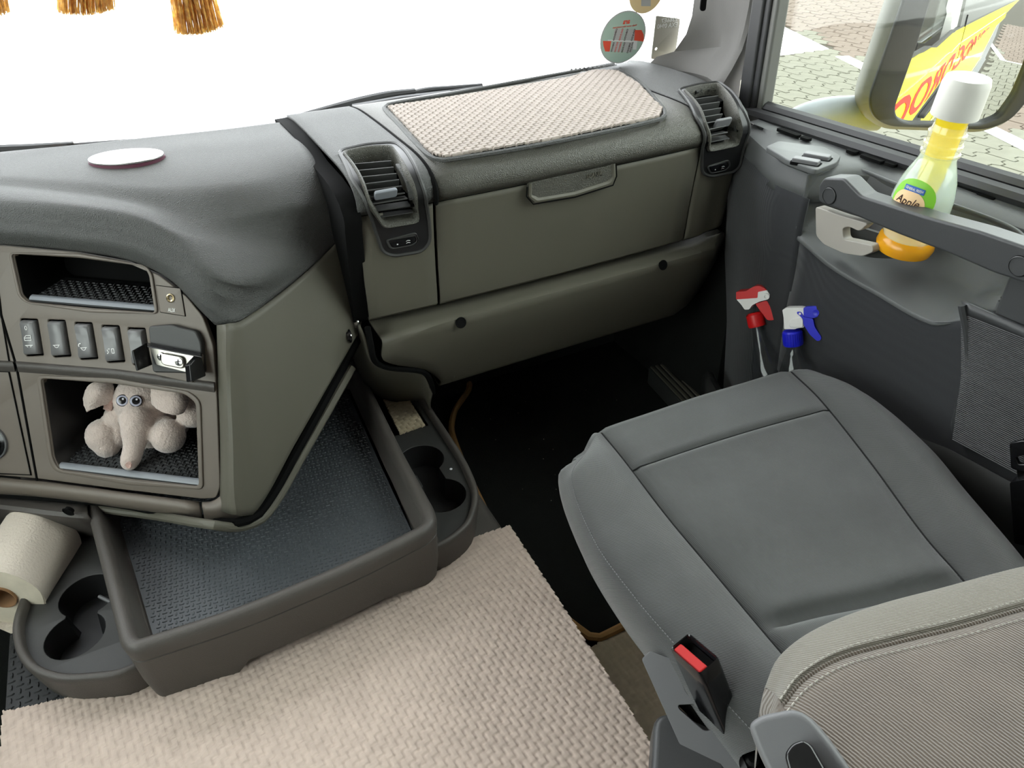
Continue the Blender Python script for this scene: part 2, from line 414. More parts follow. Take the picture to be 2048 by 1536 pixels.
# ================================================================ SETTING: cab shell
def struct(name, c, s, mat_, **k): return tag(box(name, c, s, mat_, **k), kind='structure')
struct('floor', (0, .25, -.03), (2.36, 2.7, .04), 'carpet')
struct('ceiling', (0, .25, 1.98), (2.36, 2.7, .04), 'headliner')
struct('wall_rear', (0, -1.08, .97), (2.36, .04, 1.96), 'rear_cloth')
wl = thing('wall_left', (-1.17, 0, 0), None, None, kind='structure')
box('lower_panel', (-1.17, .25, .36), (.05, 2.6, .76), 'plastic_door', wl); box('upper_panel', (-1.17, .25, 1.82), (.05, 2.6, .28), 'headliner', wl)
box('rear_panel', (-1.17, -.72, 1.21), (.05, .68, .94), 'headliner', wl); box('front_post', (-1.17, 1.36, 1.21), (.05, .30, .94), 'pillar', wl)
w3 = thing('window_3', (-1.17, .3, .74), None, None, kind='structure')
box('pane', (-1.17, .41, 1.21), (.004, 1.6, .94), 'glass_side', w3); box('seal', (-1.165, .41, .75), (.03, 1.6, .03), 'rubber_seal', w3)
wf = thing('wall_front', (0, 1.62, -.2), None, None, kind='structure')
box('bulkhead', (0, 1.60, .33), (2.36, .04, .84), 'plastic_dark', wf); box('header', (0, 1.50, 1.90), (2.36, .30, .14), 'headliner', wf)
wr = thing('wall_right', (1.19, -.4, 0), None, None, kind='structure')
box('rear_panel', (1.19, -.65, .98), (.05, .84, 1.94), 'headliner', wr); box('upper_panel', (1.19, .45, 1.86), (.05, 1.5, .22), 'headliner', wr)
# windshield: bowed pane with a rubber seal along its base
w1 = thing('window_1', (0, 1.56, .78), None, None, kind='structure')
def ws(x, t): return V((x, 1.575-.05*(x/1.15)**2-.20*t, .775+1.06*t))
loft('pane', [[ws(-1.17+2.34*i/24, t) for i in range(25)] for t in (0, .25, .5, .75, 1)], 'glass_screen', w1, solid=.005)
tube('seal', [ws(-1.16+2.32*i/16, .0)+V((0, .012, -.016)) for i in range(17)], .008, 'rubber_seal', w1, n=6)

# ================================================================ A-PILLAR, DOOR FRAME, SIDE WINDOW
tp = thing('trim_1', (1.15, 1.4, .8), None, None, kind='structure')
def up_(p, q, s): return p+(q-p)*s
rows = []
# pillar trim: left edge along the screen, bulging towards the cab, right edge at the door seal
def pcol(pts): 
    L = [at(x, y, y=d) for x, y, d in pts]; L.append(L[-1]+(L[-1]-L[-2])*1.5+V((-.01, 0, .25))); L.append(L[-1]+V((-.06, -.08, .45))); return L
L0 = pcol([(1296, 121, 1.50), (1345, 106, 1.49), (1376, 60, 1.48), (1388, 0, 1.46)])
L1 = pcol([(1362, 126, 1.43), (1402, 108, 1.42), (1424, 60, 1.40), (1434, 0, 1.38)])
L2 = pcol([(1416, 136, 1.33), (1446, 118, 1.32), (1468, 60, 1.30), (1480, 0, 1.28)])
L3 = pcol([(1446, 152, 1.255), (1470, 130, 1.25), (1494, 60, 1.24), (1506, 0, 1.235)])
for L in (L0, L1, L2, L3): L.insert(0, L[0]+V((.0, .0, -.06)))
L4 = [p+V((.06, .01, 0)) for p in L3]
loft('pillar_cover', [L0, L1, L2, L3, L4], 'pillar', tp, nu=26, nv=18)
fr_p = Frame(at(1407, 0, y=1.375), (1, -.6, 0), (0, 0, 1))
prism('coat_hook_slot', rnd([(-.006, -.02), (.006, -.02), (.006, .05), (-.006, .05)], .006), fr_p, -.004, .006, 'gap_black', tp)
# door window frame: seals and grey post, all following the line from (1520,215) up
def post(name, px0, px1, x, w, mat_, par, dep=.03):
    a = at(*px0, x=x); b = at(*px1, x=x); b = b+(b-a)*3.6
    f = Frame(a, (0, -1, 0), (b-a)); L = (b-a).length
    prism(name, [(-w/2, -.06), (w/2, -.06), (w/2, L), (-w/2, L)], f, -dep, 0, mat_, par, bevel=min(.006, w*.3))
post('door_seal', (1488, 190), (1520, 0), 1.125, .035, 'rubber_seal', tp)
post('seal_lip', (1506, 190), (1541, 0), 1.13, .022, 'rubber_seal', tp, .02)
w2 = thing('window_2', (1.16, .5, .76), None, None, kind='structure')
post('frame_post', (1514, 205), (1568, 0), 1.135, .030, 'frame_grey', w2)
post('inner_seal', (1522, 205), (1584, 0), 1.15, .016, 'rubber_seal', w2, .02)
g0 = at(1518, 212, x=1.158)
box('pane', (1.160, .40, 1.26), (.004, 1.66, 1.04), 'glass_side', w2)
for dz, dx, r, nm, mt in ((.010, .002, .012, 'outer_seal', 'rubber_seal'), (-.004, -.014, .013, 'inner_seal_strip', 'rubber_seal')):
    tube(nm, [V((1.148+dx, 1.22, .757+dz)), V((1.148+dx, .6, .770+dz)), V((1.148+dx, -.2, .775+dz))], r, mt, w2, n=8)

# ================================================================ DOOR
dr = thing('door_1', (1.08, .5, 0), None, None, kind='structure')
ys = [1.16, 1.06, .97, .93, .90, .88, .86, .84, .81, .75, .65, .50, .30, .0, -.24]
def xin(y): t = min(1, max(0, (.905-y)/.055)); return 1.000+.088*t*t*(3-2*t)
def flare(y): return max(0, y-.98)*.42
# top sill, rolling over to the wall
prof = [(1.150, .752), (1.120, .752), (1.075, .750), (1.035, .744), (1.012, .735), (1.002, .715), (1.000, .690)]
rows = [[V((1.165-(1.165-xin(y))*(1.150-x)/.150+flare(y)*(1 if i > 2 else .2), y, z+(.006 if y < .8 else 0))) for i, (x, z) in enumerate(prof)] for y in ys]
loft('sill', rows, 'plastic_door', dr, nv=60, solid=.004)
# air slots along the sill
for pxs, w_ in (((1578, 264), .055), ((1612, 276), .02), ((1705, 302), .02), ((1745, 316), .045), ((1782, 327), .02), ((1935, 375), .05), ((1975, 390), .03)):
    p = at(*pxs, z=.757); f = Frame(p, (0, -1, 0), (1, 0, 0))
    prism('air_slot', rnd([(-w_/2, -.006), (w_/2, -.006), (w_/2, .006), (-w_/2, .006)], .003, 2), f, -.004, .0012, 'gap_black', dr)
# wall in front of the handle, and the big lower panel
def zlip(y): return .628 if y > .86 else (.604+.024*((y-.73)/.13)**2 if y > .60 else .604+.046*min(1, ((.60-y)/.08)))
wall = []
for y in (1.17, 1.10, 1.02, .96, .92, .885):
    e = flare(y); wall.append([V((1.000+e, y, .70)), V((.998+e, y, .66)), V((1.0+e, y, .60)), V((1.004+e, y, .56)), V((1.006+e*1.1, y, .47)), V((1.015+e*1.2, y, .34)), V((1.03+e*1.3, y, .16)), V((1.05+e*1.3, y, -.01))])
loft('front_wall', wall, 'door_fabric', dr, nu=40, nv=24, solid=.004)
wall = []
for y in (.888, .87, .80, .70, .60, .55, .50, .40, .20, -.05, -.24):
    z0 = zlip(y); kx = .008*min(1, max(0, (y-.78)/.1)); wall.append([V((.992+kx, y, z0)), V((.992+kx, y, z0-.006)), V((.997+kx, y, .56)), V((1.005, y, .47)), V((1.015, y, .34)), V((1.03, y, .16)), V((1.05, y, -.01))])
loft('inner_wall', wall, 'door_fabric', dr, nu=40, nv=44, solid=.004)
# recess behind the grab bar
rec = []
for y, k in ((.897, .0), (.889, .6), (.87, 1), (.8, 1), (.7, 1), (.6, 1), (.56, .8), (.535, .35), (.52, 0)):
    z0 = zlip(y); rec.append([V((1.002+.086*k, y, .742)), V((1.002+.092*k, y, .725)), V((1.002+.094*k, y, .70)), V((1.0+.092*k, y, .665)), V((1.0+.070*k, y, z0+.030)), V((.998+.030*k, y, z0+.014)), V((1.005-.011*k, y, z0+.003)), V((1.005-.015*k, y, z0-.003))])
loft('handle_recess', rec, 'plastic_door', dr, nu=34, nv=40, solid=.003)
box('armrest_block', (1.035, .16, .690), (.085, .72, .11), 'plastic_bar', dr, bevel=.008)
# grab bar with its thick front end
FB = Frame((.985, 0, 0), (0, -1, 0), (0, 0, 1))     # seen from inside: u to the rear, v up, n towards the cab
def bp(px, py, x=.972): p = at(px, py, x=x); return (-p.y, p.z)
bar = [bp(1637, 372), bp(1660, 352, .985), bp(1705, 352, .99), bp(1735, 388, .985), bp(1850, 432), bp(1960, 462), bp(2048, 492), (.10, .775), (.10, .700), bp(2048, 566), bp(1985, 545), bp(1900, 508), bp(1800, 470), bp(1720, 436), bp(1637, 404)]
gb = prism('grab_bar', rnd(bar, .006, 3), FB, -.022, .014, 'plastic_bar', dr, bevel=.008, seg=3)
for px in ((1657, 392), (2036, 533)):
    a, b = bp(*px, .969)
    ring = lathe('screw_cover', [(.0135, .0), (.0135, .0155), (.0125, .0162), (.0122, .0150), (0, .0150)], FB.off(a, b), 'plastic_bar', dr, n=28)
    lathe('cover_gap', [(.0142, .0), (.0142, .0146), (.0131, .0146), (.0131, 0)], FB.off(a, b), 'gap_black', ring, n=28, caps=False)
# beige opening lever in the recess
lev = [bp(1634, 412, .985), bp(1690, 432, .985), bp(1740, 446, .985), bp(1722, 462, .985), bp(1700, 452, .985), bp(1688, 456, .985), bp(1690, 478, .985), bp(1712, 482, .985), bp(1748, 490, .985), bp(1750, 503, .985), bp(1728, 512, .985), bp(1690, 506, .985), bp(1650, 488, .985), bp(1635, 470, .985)]
prism('opening_lever', rnd(lev, .006, 4), Frame((.987, 0, 0), (0, -1, 0), (0, 0, 1)), -.012, .006, 'lever_beige', dr, bevel=.003)
prism('lever_cavity', rnd([bp(1670, 440, 1.01), bp(1800, 480, 1.01), bp(1815, 508, 1.01), bp(1790, 518, 1.01), bp(1740, 516, 1.01), bp(1680, 500, 1.01)], .012), Frame((1.012, 0, 0), (0, -1, 0), (0, 0, 1)), -.006, .001, 'plastic_dark', dr)
# switch pod on the sill
ft = Frame(at(1600, 315, z=.7535), (at(1680, 322, z=.7535)-at(1530, 296, z=.7535)), (0, .2, 0) if False else V((.5, .9, 0)))
if ft.n.z < 0: ft = Frame(ft.o, ft.u, -ft.v)
pod = ft.pts([(1530, 299), (1556, 288), (1648, 300), (1681, 318), (1672, 331), (1630, 347), (1575, 327)])
swp = plate('switch_panel', rnd(pod, .008), [], ft, .006, .010, 'plastic_door', dr, bev=.002)
for c in ((1612, 323), (1634, 313)):
    a, b = ft.px(*c, .008); f = ft.off(a, b, .006)
    sw = prism('window_switch', rnd([(-.022, -.009), (.022, -.009), (.022, .009), (-.022, .009)], .004), f, -.002, .007, 'plastic_grey', swp, bevel=.002)
    prism('well', rnd([(-.024, -.011), (.025, -.011), (.025, .011), (-.024, .011)], .004), f, -.004, .0008, 'gap_black', swp)
# fabric insert edge and map pocket in front, with speaker grille behind
sp = [at(1924, 610, x=.982), at(1936, 680, x=.990), at(1935, 760, x=.996), at(1910, 850, x=1.003), at(1920, 878, x=1.004), at(1980, 905, x=1.004), at(2048, 930, x=1.003)]
tube('grille_rim', sp, .006, 'plastic_bar', dr, n=8, res=50)
loft('grille_bezel', [[at(1922, 602, x=.984), at(1990, 632, x=.984), at(2060, 662, x=.984), at(2150, 705, x=.984)], [at(1930, 632, x=.985), at(1990, 655, x=.985), at(2060, 690, x=.985), at(2150, 735, x=.985)]], 'plastic_bar', dr, nu=12, solid=.008)
pr = []
for i in range(70):
    t = i/69; z = .655-.215*t
    p = onp(1930 if t < .5 else 1930-18*(t-.5)*2, 625+250*t, V((.992+.012*t, 0, 0)), V((1, 0, 0)))
    xx = .984+.012*t; z = p.z
    a = V((xx, p.y, z)); b = V((xx-.004, .22, z+.030)); h = .0011
    pr.append(([a+V((0, 0, -h)), a+V((-h, 0, 0)), a+V((0, 0, h)), b+V((0, 0, -h)), b+V((-h, 0, 0)), b+V((0, 0, h))], [(0, 1, 4, 3), (1, 2, 5, 4), (2, 0, 3, 5), (0, 2, 1), (3, 4, 5)]))
tag(joined('speaker_grille', pr, 'plastic_bar', dr), kind='stuff')
# lower pocket wall in front of the door
pk = []
for y, o, zt in ((1.10, .0, .20), (1.0, -.05, .22), (.85, -.075, .26), (.7, -.075, .33), (.56, -.055, .415), (.5, -.045, .425), (.3, -.03, .43), (.0, -.03, .43)):
    pk.append([V((1.02+o+.03, y, zt-.01)), V((1.02+o+.012, y, zt+.004)), V((1.02+o, y, zt-.006)), V((1.02+o+.005, y, zt-.1)), V((1.03+o, y, .02)), V((1.04+o, y, -.01))])
loft('map_pocket', pk, 'plastic_dark', dr, nu=20, nv=24, solid=.004)

# ================================================================ DASHBOARD (passenger side)
da = thing('dashboard', (.67, 1.3, .3), 'grey passenger dashboard with two tall air vents and a wide glove box', 'dashboard')
XL, XR = .272, 1.075
def bow(x): return -.012*(1-((x-.66)/.4)**2)      # gentle rearward bow
TOP = [(1.565, .792), (1.50, .800), (1.40, .803), (1.28, .803), (1.19, .802), (1.145, .796), (1.119, .785), (1.107, .770), (1.106, .756), (1.113, .742)]
def dash_rows(x0, x1, prof, n=14, dx=0): return [[V((x0+(x1-x0)*i/n+dx, y+bow(x0+(x1-x0)*i/n), z)) for i in range(n+1)] for y, z in prof]

class Curved:
    """frame that follows the dash profile: u along x, v up the profile, n outwards"""
    def __init__(s, prof, x0):
        s.P = crom([V((0, y, z)) for y, z in prof], 160); s.x0 = x0; s.L = [0]
        for i in range(1, 160): s.L.append(s.L[-1]+(s.P[i]-s.P[i-1]).length)
        s.o = V((x0, 0, 0)); s.u = V((1, 0, 0))
    def w(s, a, b, c=0):
        t = min(max(-b, 0), s.L[-1]-1e-6); i = 0
        while s.L[i+1] < t: i += 1
        f = (t-s.L[i])/(s.L[i+1]-s.L[i]); p = s.P[i].lerp(s.P[i+1], f)
        tg = (s.P[min(i+2, 159)]-s.P[max(i-1, 0)]).normalized(); n_ = V((0, tg.z, -tg.y))
        x = s.x0+a; return V((x, p.y+bow(min(max(x, .27), .95)), p.z))+n_*c
    def px(s, x, y, d=0):
        r = ray(x, y); best = None
        for i in range(159):
            a, b = s.P[i], s.P[i+1]; tg = b-a; n_ = V((0, tg.z, -tg.y)).normalized()
            for bb in (bow(.33 if s.x0 < .6 else .95),):
                q = onp(x, y, a+V((0, bb, 0))+n_*d, n_); k = (q-a-V((0, bb, 0))-n_*d).dot(tg)/tg.length_squared
                if -.01 <= k <= 1.01 and (best is None or (q-CAM).length < best[0]): best = ((q-CAM).length, q.x-s.x0, -(s.L[i]+k*tg.length))
        return (best[1], best[2])
    def pts(s, l, d=0): return [s.px(x, y, d) for x, y in l]
    def flat(s, a, b, c=0):
        o = s.w(a, b, c); return Frame(o, s.w(a+.01, b, c)-o, s.w(a, b+.004, c)-s.w(a, b-.004, c))

# leather top in three pieces: left vent column, centre lid, right vent column
loft('left_cover', dash_rows(XL, .398, TOP, 6), 'leather_dash', da, nv=34, solid=.006)
loft('lid_cover', dash_rows(.404, .944, TOP, 14), 'leather_pad', da, nv=34, solid=.006)
rr = []
for y, z in TOP:                                   # right column wraps round its outer corner
    k = max(0, (1.30-y)/.2); k = min(1, k)
    row = [V((.950, y+bow(.95), z)), V((.985, y+bow(.95), z)), V((1.02, y+.004*k, z))]
    for j, a in enumerate((.35, .75, 1.15, 1.5)):
        row.append(V((1.035+.045*math.sin(a), y+.006+.045*k*(1-math.cos(a)), z-.004*j*k)))
    row.append(V((1.095, y+.09*k+.02, z-.02*k)))
    rr.append(row)
loft('right_cover', rr, 'leather_dash', da, nv=34, nu=22, solid=.005)
tube('cover_gap', [V((.401, y+bow(.4)-.001, z-.003)) for y, z in TOP], .004, 'gap_black', da, n=6, res=40)
tube('cover_gap', [V((.947, y+bow(.95)-.001, z-.003)) for y, z in TOP], .004, 'gap_black', da, n=6, res=40)
# dark carcass behind everything
box('vent_box', (1.01, 1.27, .72), (.10, .16, .14), 'gap_black', da); box('carcass', ((XL+1.08)/2, 1.40, .64), (1.08-XL-.04, .30, .26), 'gap_black', da)
# face panel with the glove box door, side strips under the vents
FA = [(1.118, .738), (1.1235, .705), (1.134, .62), (1.142, .541), (1.150, .533)]
loft('left_face', dash_rows(XL, .398, FA, 6), 'plastic_olive', da, nv=20, solid=.006)
gl = loft('glove_box_door', dash_rows(.404, .944, FA, 14), 'plastic_olive', da, nv=20, solid=.008)
rf = []
for y, z in FA:
    row = [V((.948, y+bow(.95), z)), V((.985, y+bow(.97), z)), V((1.02, y+.004, z))]
    for j, a in enumerate((.35, .75, 1.15, 1.5)): row.append(V((1.035+.045*math.sin(a), y+.006+.045*(1-math.cos(a)), z)))
    row.append(V((1.09, y+.12, z)))
    rf.append(row)
loft('right_face', rf, 'plastic_olive', da, nu=22, nv=20, solid=.005)
tube('face_gap', [V((x, 1.120+bow(x), .7405)) for x in (.272, .4, .55, .7, .85, 1.0)], .0028, 'gap_black', da, n=6, res=24)
# grip recess of the glove box
GF = Frame((.66, 1.1015, .70), (1, 0, 0), (0, -.03, 1))
gp = GF.pts([(1057, 366), (1056, 392), (1068, 405), (1150, 391), (1222, 368), (1230, 352), (1229, 326)])
gp = [(a, b) for a, b in gp]
def inset(poly, d):
    cx = sum(p[0] for p in poly)/len(poly); cy = sum(p[1] for p in poly)/len(poly); o = []
    for a, b in poly:
        v = V((a-cx, b-cy)); L = v.length; v = v*max(0, (L-d)/L); o.append((cx+v.x, cy+v.y))
    return o
prism('grip_pocket', gp, GF, -.006, .0004, 'leather_pad', gl)
ub = [V((a, b)) for a, b in rnd(gp, [0, .004, .005, .01, .005, .004, 0])]; gc = sum(ub, V((0, 0)))/len(ub)
def lip(d, c): return [GF.w(*(p+V((max(-d, min(d, (gc.x-p.x)*4)), min(d, max(0, (gc.y-p.y)*.6+d*.5)))) ), c) for p in ub]
loft('grip_lip', [lip(0, 0), lip(.0005, .0030), lip(.0035, .0036), lip(.0065, .0012), lip(.007, .0004)], 'plastic_olive', gl)
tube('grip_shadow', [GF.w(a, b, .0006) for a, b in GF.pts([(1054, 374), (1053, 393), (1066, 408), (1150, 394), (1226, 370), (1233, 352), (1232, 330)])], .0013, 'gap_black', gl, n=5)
a, b = GF.px(1188, 349); text('embossed_name', 'SCANIA', GF, a, b, .0085, 'plastic_olive', gl, width=.032, depth=.0022, bold=.01)
# ledge and knee panel
LG = [(1.175, .521), (1.150, .5215), (1.112, .5215), (1.100, .519), (1.0985, .510), (1.108, .47), (1.132, .41), (1.160, .352), (1.170, .336), (1.185, .333), (1.25, .345)]
kl = [[V((.278+.79*i/16, y, z)) for i in range(17)] for y, z in LG]
for ri, r in enumerate(kl):                        # lower left corner is cut back
    y, z = LG[ri]
    if z < .45: 
        k = min(1, (.45-z)/.06); r[0] = V((.278+.12*k, y, z)); r[1] = V((.328+.09*k, y, z)); r[2] = V((.377+.05*k, y, z))
    if ri >= 2: r[-1] = r[-1]+V((0, .05, 0)); r[-2] = r[-2]+V((0, .02, 0))
lp = loft('knee_panel', kl, 'plastic_olive', da, nv=44, solid=.006)
for px in ((921, 645), (1325, 530)):
    p = at(*px, y=1.0975); f = Frame(p, (1, 0, 0), (0, .35, 1))
    sh = lathe('screw_hole', [(.0105, .0022), (.0095, .0030), (.0085, .0022), (.0075, -.004), (.004, -.004), (0, -.004)], f, 'gap_black', lp, n=20)
tube('panel_gap', [at(735, 655, y=1.106), at(742, 690, y=1.106), at(750, 722, y=1.112), at(775, 735, y=1.12), at(845, 744, y=1.13), at(862, 765, y=1.145), at(866, 785, y=1.16)], .0055, 'gap_black', da, n=6, res=40)
box('under_dash', (.70, 1.40, .40), (.76, .38, .10), 'gap_black', da)
# vents follow the curved face
def dens(poly, step=.006):
    out = []
    for i in range(len(poly)):
        a = V(poly[i]); b = V(poly[(i+1) % len(poly)]); k = max(1, int((b-a).length/step))
        out += [tuple(a.lerp(b, t/k)) for t in range(k)]
    return out
def ring(nm, po, pi, fo, c0, c1, m1, par):
    """closed band between two outlines with the same count, rounded over"""
    rows = [[fo.w(*p, -.004) for p in po], [fo.w(*p, c0) for p in po], [fo.w(*V(p).lerp(V(q), .35), c1) for p, q in zip(po, pi)], [fo.w(*V(p).lerp(V(q), .75), c1*.8) for p, q in zip(po, pi)], [fo.w(*q, -.004) for q in pi], [fo.w(*q, -.03) for q in pi]]
    vs, fs = grid(rows, cu=True); return mk(nm, vs, fs, m1, par, ang=60)
def vent(nm, fo, outer, hole, slats, tab, wheel, par, tabm):
    po = dens(rnd(fo.pts(outer), .014)); ho = fo.pts(hole); ph = dens(rnd(ho, .008)); 
    wpx = [fo.px(*p) for p in wheel]
    # surround: filled outline with the opening, as a draped sheet
    xs = [p[0] for p in po]; ysl = [p[1] for p in po]; st = .0022
    nx = int((max(xs)-min(xs))/st)+2; ny = int((max(ysl)-min(ysl))/st)+2
    def ins(p, poly):
        c = False
        for i in range(len(poly)):
            a, b = poly[i], poly[i-1]
            if (a[1] > p[1]) != (b[1] > p[1]) and p[0] < (b[0]-a[0])*(p[1]-a[1])/(b[1]-a[1])+a[0]: c = not c
        return c
    vs, fs, idx = [], [], {}
    for i in range(nx):
        for j in range(ny):
            c = (min(xs)+(i+.5)*st, min(ysl)+(j+.5)*st)
            if not ins(c, po) or ins(c, ph): continue
            q = []
            for di, dj in ((0, 0), (1, 0), (1, 1), (0, 1)):
                k = (i+di, j+dj)
                if k not in idx: idx[k] = len(vs); vs.append(fo.w(min(xs)+k[0]*st, min(ysl)+k[1]*st, .0035))
                q.append(idx[k])
            fs.append(tuple(q))
    v = mk(nm, vs, fs, 'plastic_black', par, fix=False)
    tube('surround_edge', [fo.w(*p, .003) for p in po+po[:1]], .0032, 'plastic_dark', v, n=6)
    ring('bezel', dens(rnd(inset(ho, -.007), .010), .004)[:10**6] if False else [tuple(p) for p in crom([V((*p, 0)).xy.to_3d() for p in rnd(inset(ho, -.007), .009)+rnd(inset(ho, -.007), .009)[:1]], 80)][:-1] and [(p.x, p.y) for p in crom([V((p[0], p[1], 0)) for p in rnd(inset(ho, -.007), .009)+rnd(inset(ho, -.007), .009)[:1]], 81)[:-1]],
         [(p.x, p.y) for p in crom([V((p[0], p[1], 0)) for p in rnd(inset(ho, .003), .009)+rnd(inset(ho, .003), .009)[:1]], 81)[:-1]], fo, .004, .0085, 'leather_pad', v)
    prism_pts = inset(ho, -.004)
    mk('duct', [fo.w(*p, -.036) for p in dens(prism_pts)], [tuple(range(len(dens(prism_pts))))], 'gap_black', v, solid=.002)
    for (x0, y0), (x1, y1), tilt in slats:
        a = V(fo.px(x0, y0)); b = V(fo.px(x1, y1)); mid = (a+b)/2; f0 = fo.flat(mid.x, mid.y, -.006)
        d = fo.w(*b, -.008)-fo.w(*a, -.008); L = d.length/2
        dirv = f0.n*math.cos(tilt)+f0.v*math.sin(tilt)
        f = Frame(f0.o, d, dirv); prism('slat', [(-L, -.0075), (L, -.0075), (L, .0075), (-L, .0075)], f, -.0012, .0012, 'plastic_dark', v, bevel=.0009)
    a, b = fo.px(*tab, .004); f0 = fo.flat(a, b, .002)
    prism('tab', rnd([(-.0185, -.008), (.0185, -.008), (.0185, .011), (-.0185, .011)], .005), Frame(f0.o, f0.u, f0.n*.75-f0.v*-.45), -.003, .003, tabm, v, bevel=.002)
    cx = sum(p[0] for p in wpx)/len(wpx); cy = sum(p[1] for p in wpx)/len(wpx); ff = fo.flat(cx, cy, .0035); lw = [(p[0]-cx, p[1]-cy) for p in wpx]
    plate('wheel_frame', rnd(inset(lw, -.004), .006), [rnd(lw, .005)], ff, .0022, .003, 'plastic_dark', v, bev=.001)
    prism('thumb_wheel', rnd(inset(lw, .001), .005), ff, -.004, .0018, 'gloss_black', v, bevel=.0012)
    joined('wheel_mark', [([ff.w(.002+i, -.003+j*.004+k*.0011, .0022) for i, k in ((0, 0), (.003, 1), (.007, 0), (.007, -1), (.003, 0), (0, -1))], [(0, 1, 2, 3, 4, 5)]) for j in (0, 1)]+[([ff.w(-.014, -.003, .0022), ff.w(-.0118, -.003, .0022), ff.w(-.0118, -.001, .0022), ff.w(-.014, -.001, .0022)], [(0, 1, 2, 3)])], 'print_white', v, smooth=False)
    # open the cover behind the vent
    for o in par.children:
        if o.name.split('.')[0] not in ('left_cover', 'right_cover', 'left_face', 'right_face'): continue
        bm = bmesh.new(); bm.from_mesh(o.data); o0 = org(o); kill = []
        for fc in bm.faces:
            c = fc.calc_center_median()+o0
            if abs(c.x-fo.x0) > .1: continue
            best = min(range(160), key=lambda i: (fo.P[i]-V((0, c.y-bow(min(max(c.x, .27), .95)), c.z))).length)
            if ins((c.x-fo.x0, -fo.L[best]), inset_d(ho)): kill.append(fc)
        bmesh.ops.delete(bm, geom=kill, context='FACES'); bm.to_mesh(o.data); bm.free()
    return v
def inset_d(p): return inset(p, -.003)
def ln(a, b, c, d, n, t0, t1): return [((a[0]+(b[0]-a[0])*i/(n-1), a[1]+(b[1]-a[1])*i/(n-1)), (c[0]+(d[0]-c[0])*i/(n-1), c[1]+(d[1]-c[1])*i/(n-1)), t0+(t1-t0)*i/(n-1)) for i in range(n)]
PROF = TOP+FA[1:]
vent('air_vent', Curved(PROF, .335), [(679, 306), (735, 292), (790, 288), (808, 302), (838, 362), (856, 440), (858, 480), (842, 500), (785, 510), (764, 502), (744, 440), (706, 366)],
     [(690, 312), (735, 302), (784, 300), (810, 350), (830, 402), (834, 436), (768, 448), (738, 400)],
     ln((700, 330), (758, 437), (782, 322), (826, 425), 9, -.15, .25), (772, 389), [(774, 478), (826, 464), (832, 478), (822, 486), (782, 494)], da, 'lip_grey')
vent('air_vent', Curved(PROF, 1.0), [(1357, 182), (1395, 172), (1437, 167), (1462, 186), (1484, 226), (1490, 280), (1478, 330), (1466, 342), (1420, 352), (1402, 345), (1403, 295), (1390, 240)],
     [(1370, 186), (1402, 178), (1436, 174), (1458, 200), (1472, 236), (1474, 284), (1416, 296), (1408, 250)],
     ln((1380, 200), (1416, 286), (1436, 192), (1458, 278), 8, -.15, .25), (1446, 246), [(1414, 331), (1452, 320), (1456, 330), (1448, 338), (1420, 344)], da, 'plastic_grey')

# ================================================================ CENTRE CONSOLE POD
B0 = at(440, 990, z=.38); aa, tt = R_(37.3), R_(24)
fu = V((math.cos(aa), -math.sin(aa), 0)); fw = V((math.sin(aa), math.cos(aa), 0)); fv = V((0, 0, math.cos(tt)))+fw*math.sin(tt)
FF = Frame(B0, fu, fv)
pod = thing('centre_console', (-.1, 1.2, .34), 'grey leather-topped centre console with switch panel angled towards the driver', 'console')
def FP(px, py, d=0): return onp(px, py, FF.o+FF.n*d, FF.n)
SA = at(500, 1040, z=.36); SB = at(720, 655, y=1.17); ST = FP(440, 645)+fu*.03
SN = (SB-SA).cross(ST-SA).normalized()
if SN.x < 0: SN = -SN
def SP(px, py, d=0): return onp(px, py, SA+SN*d, SN)
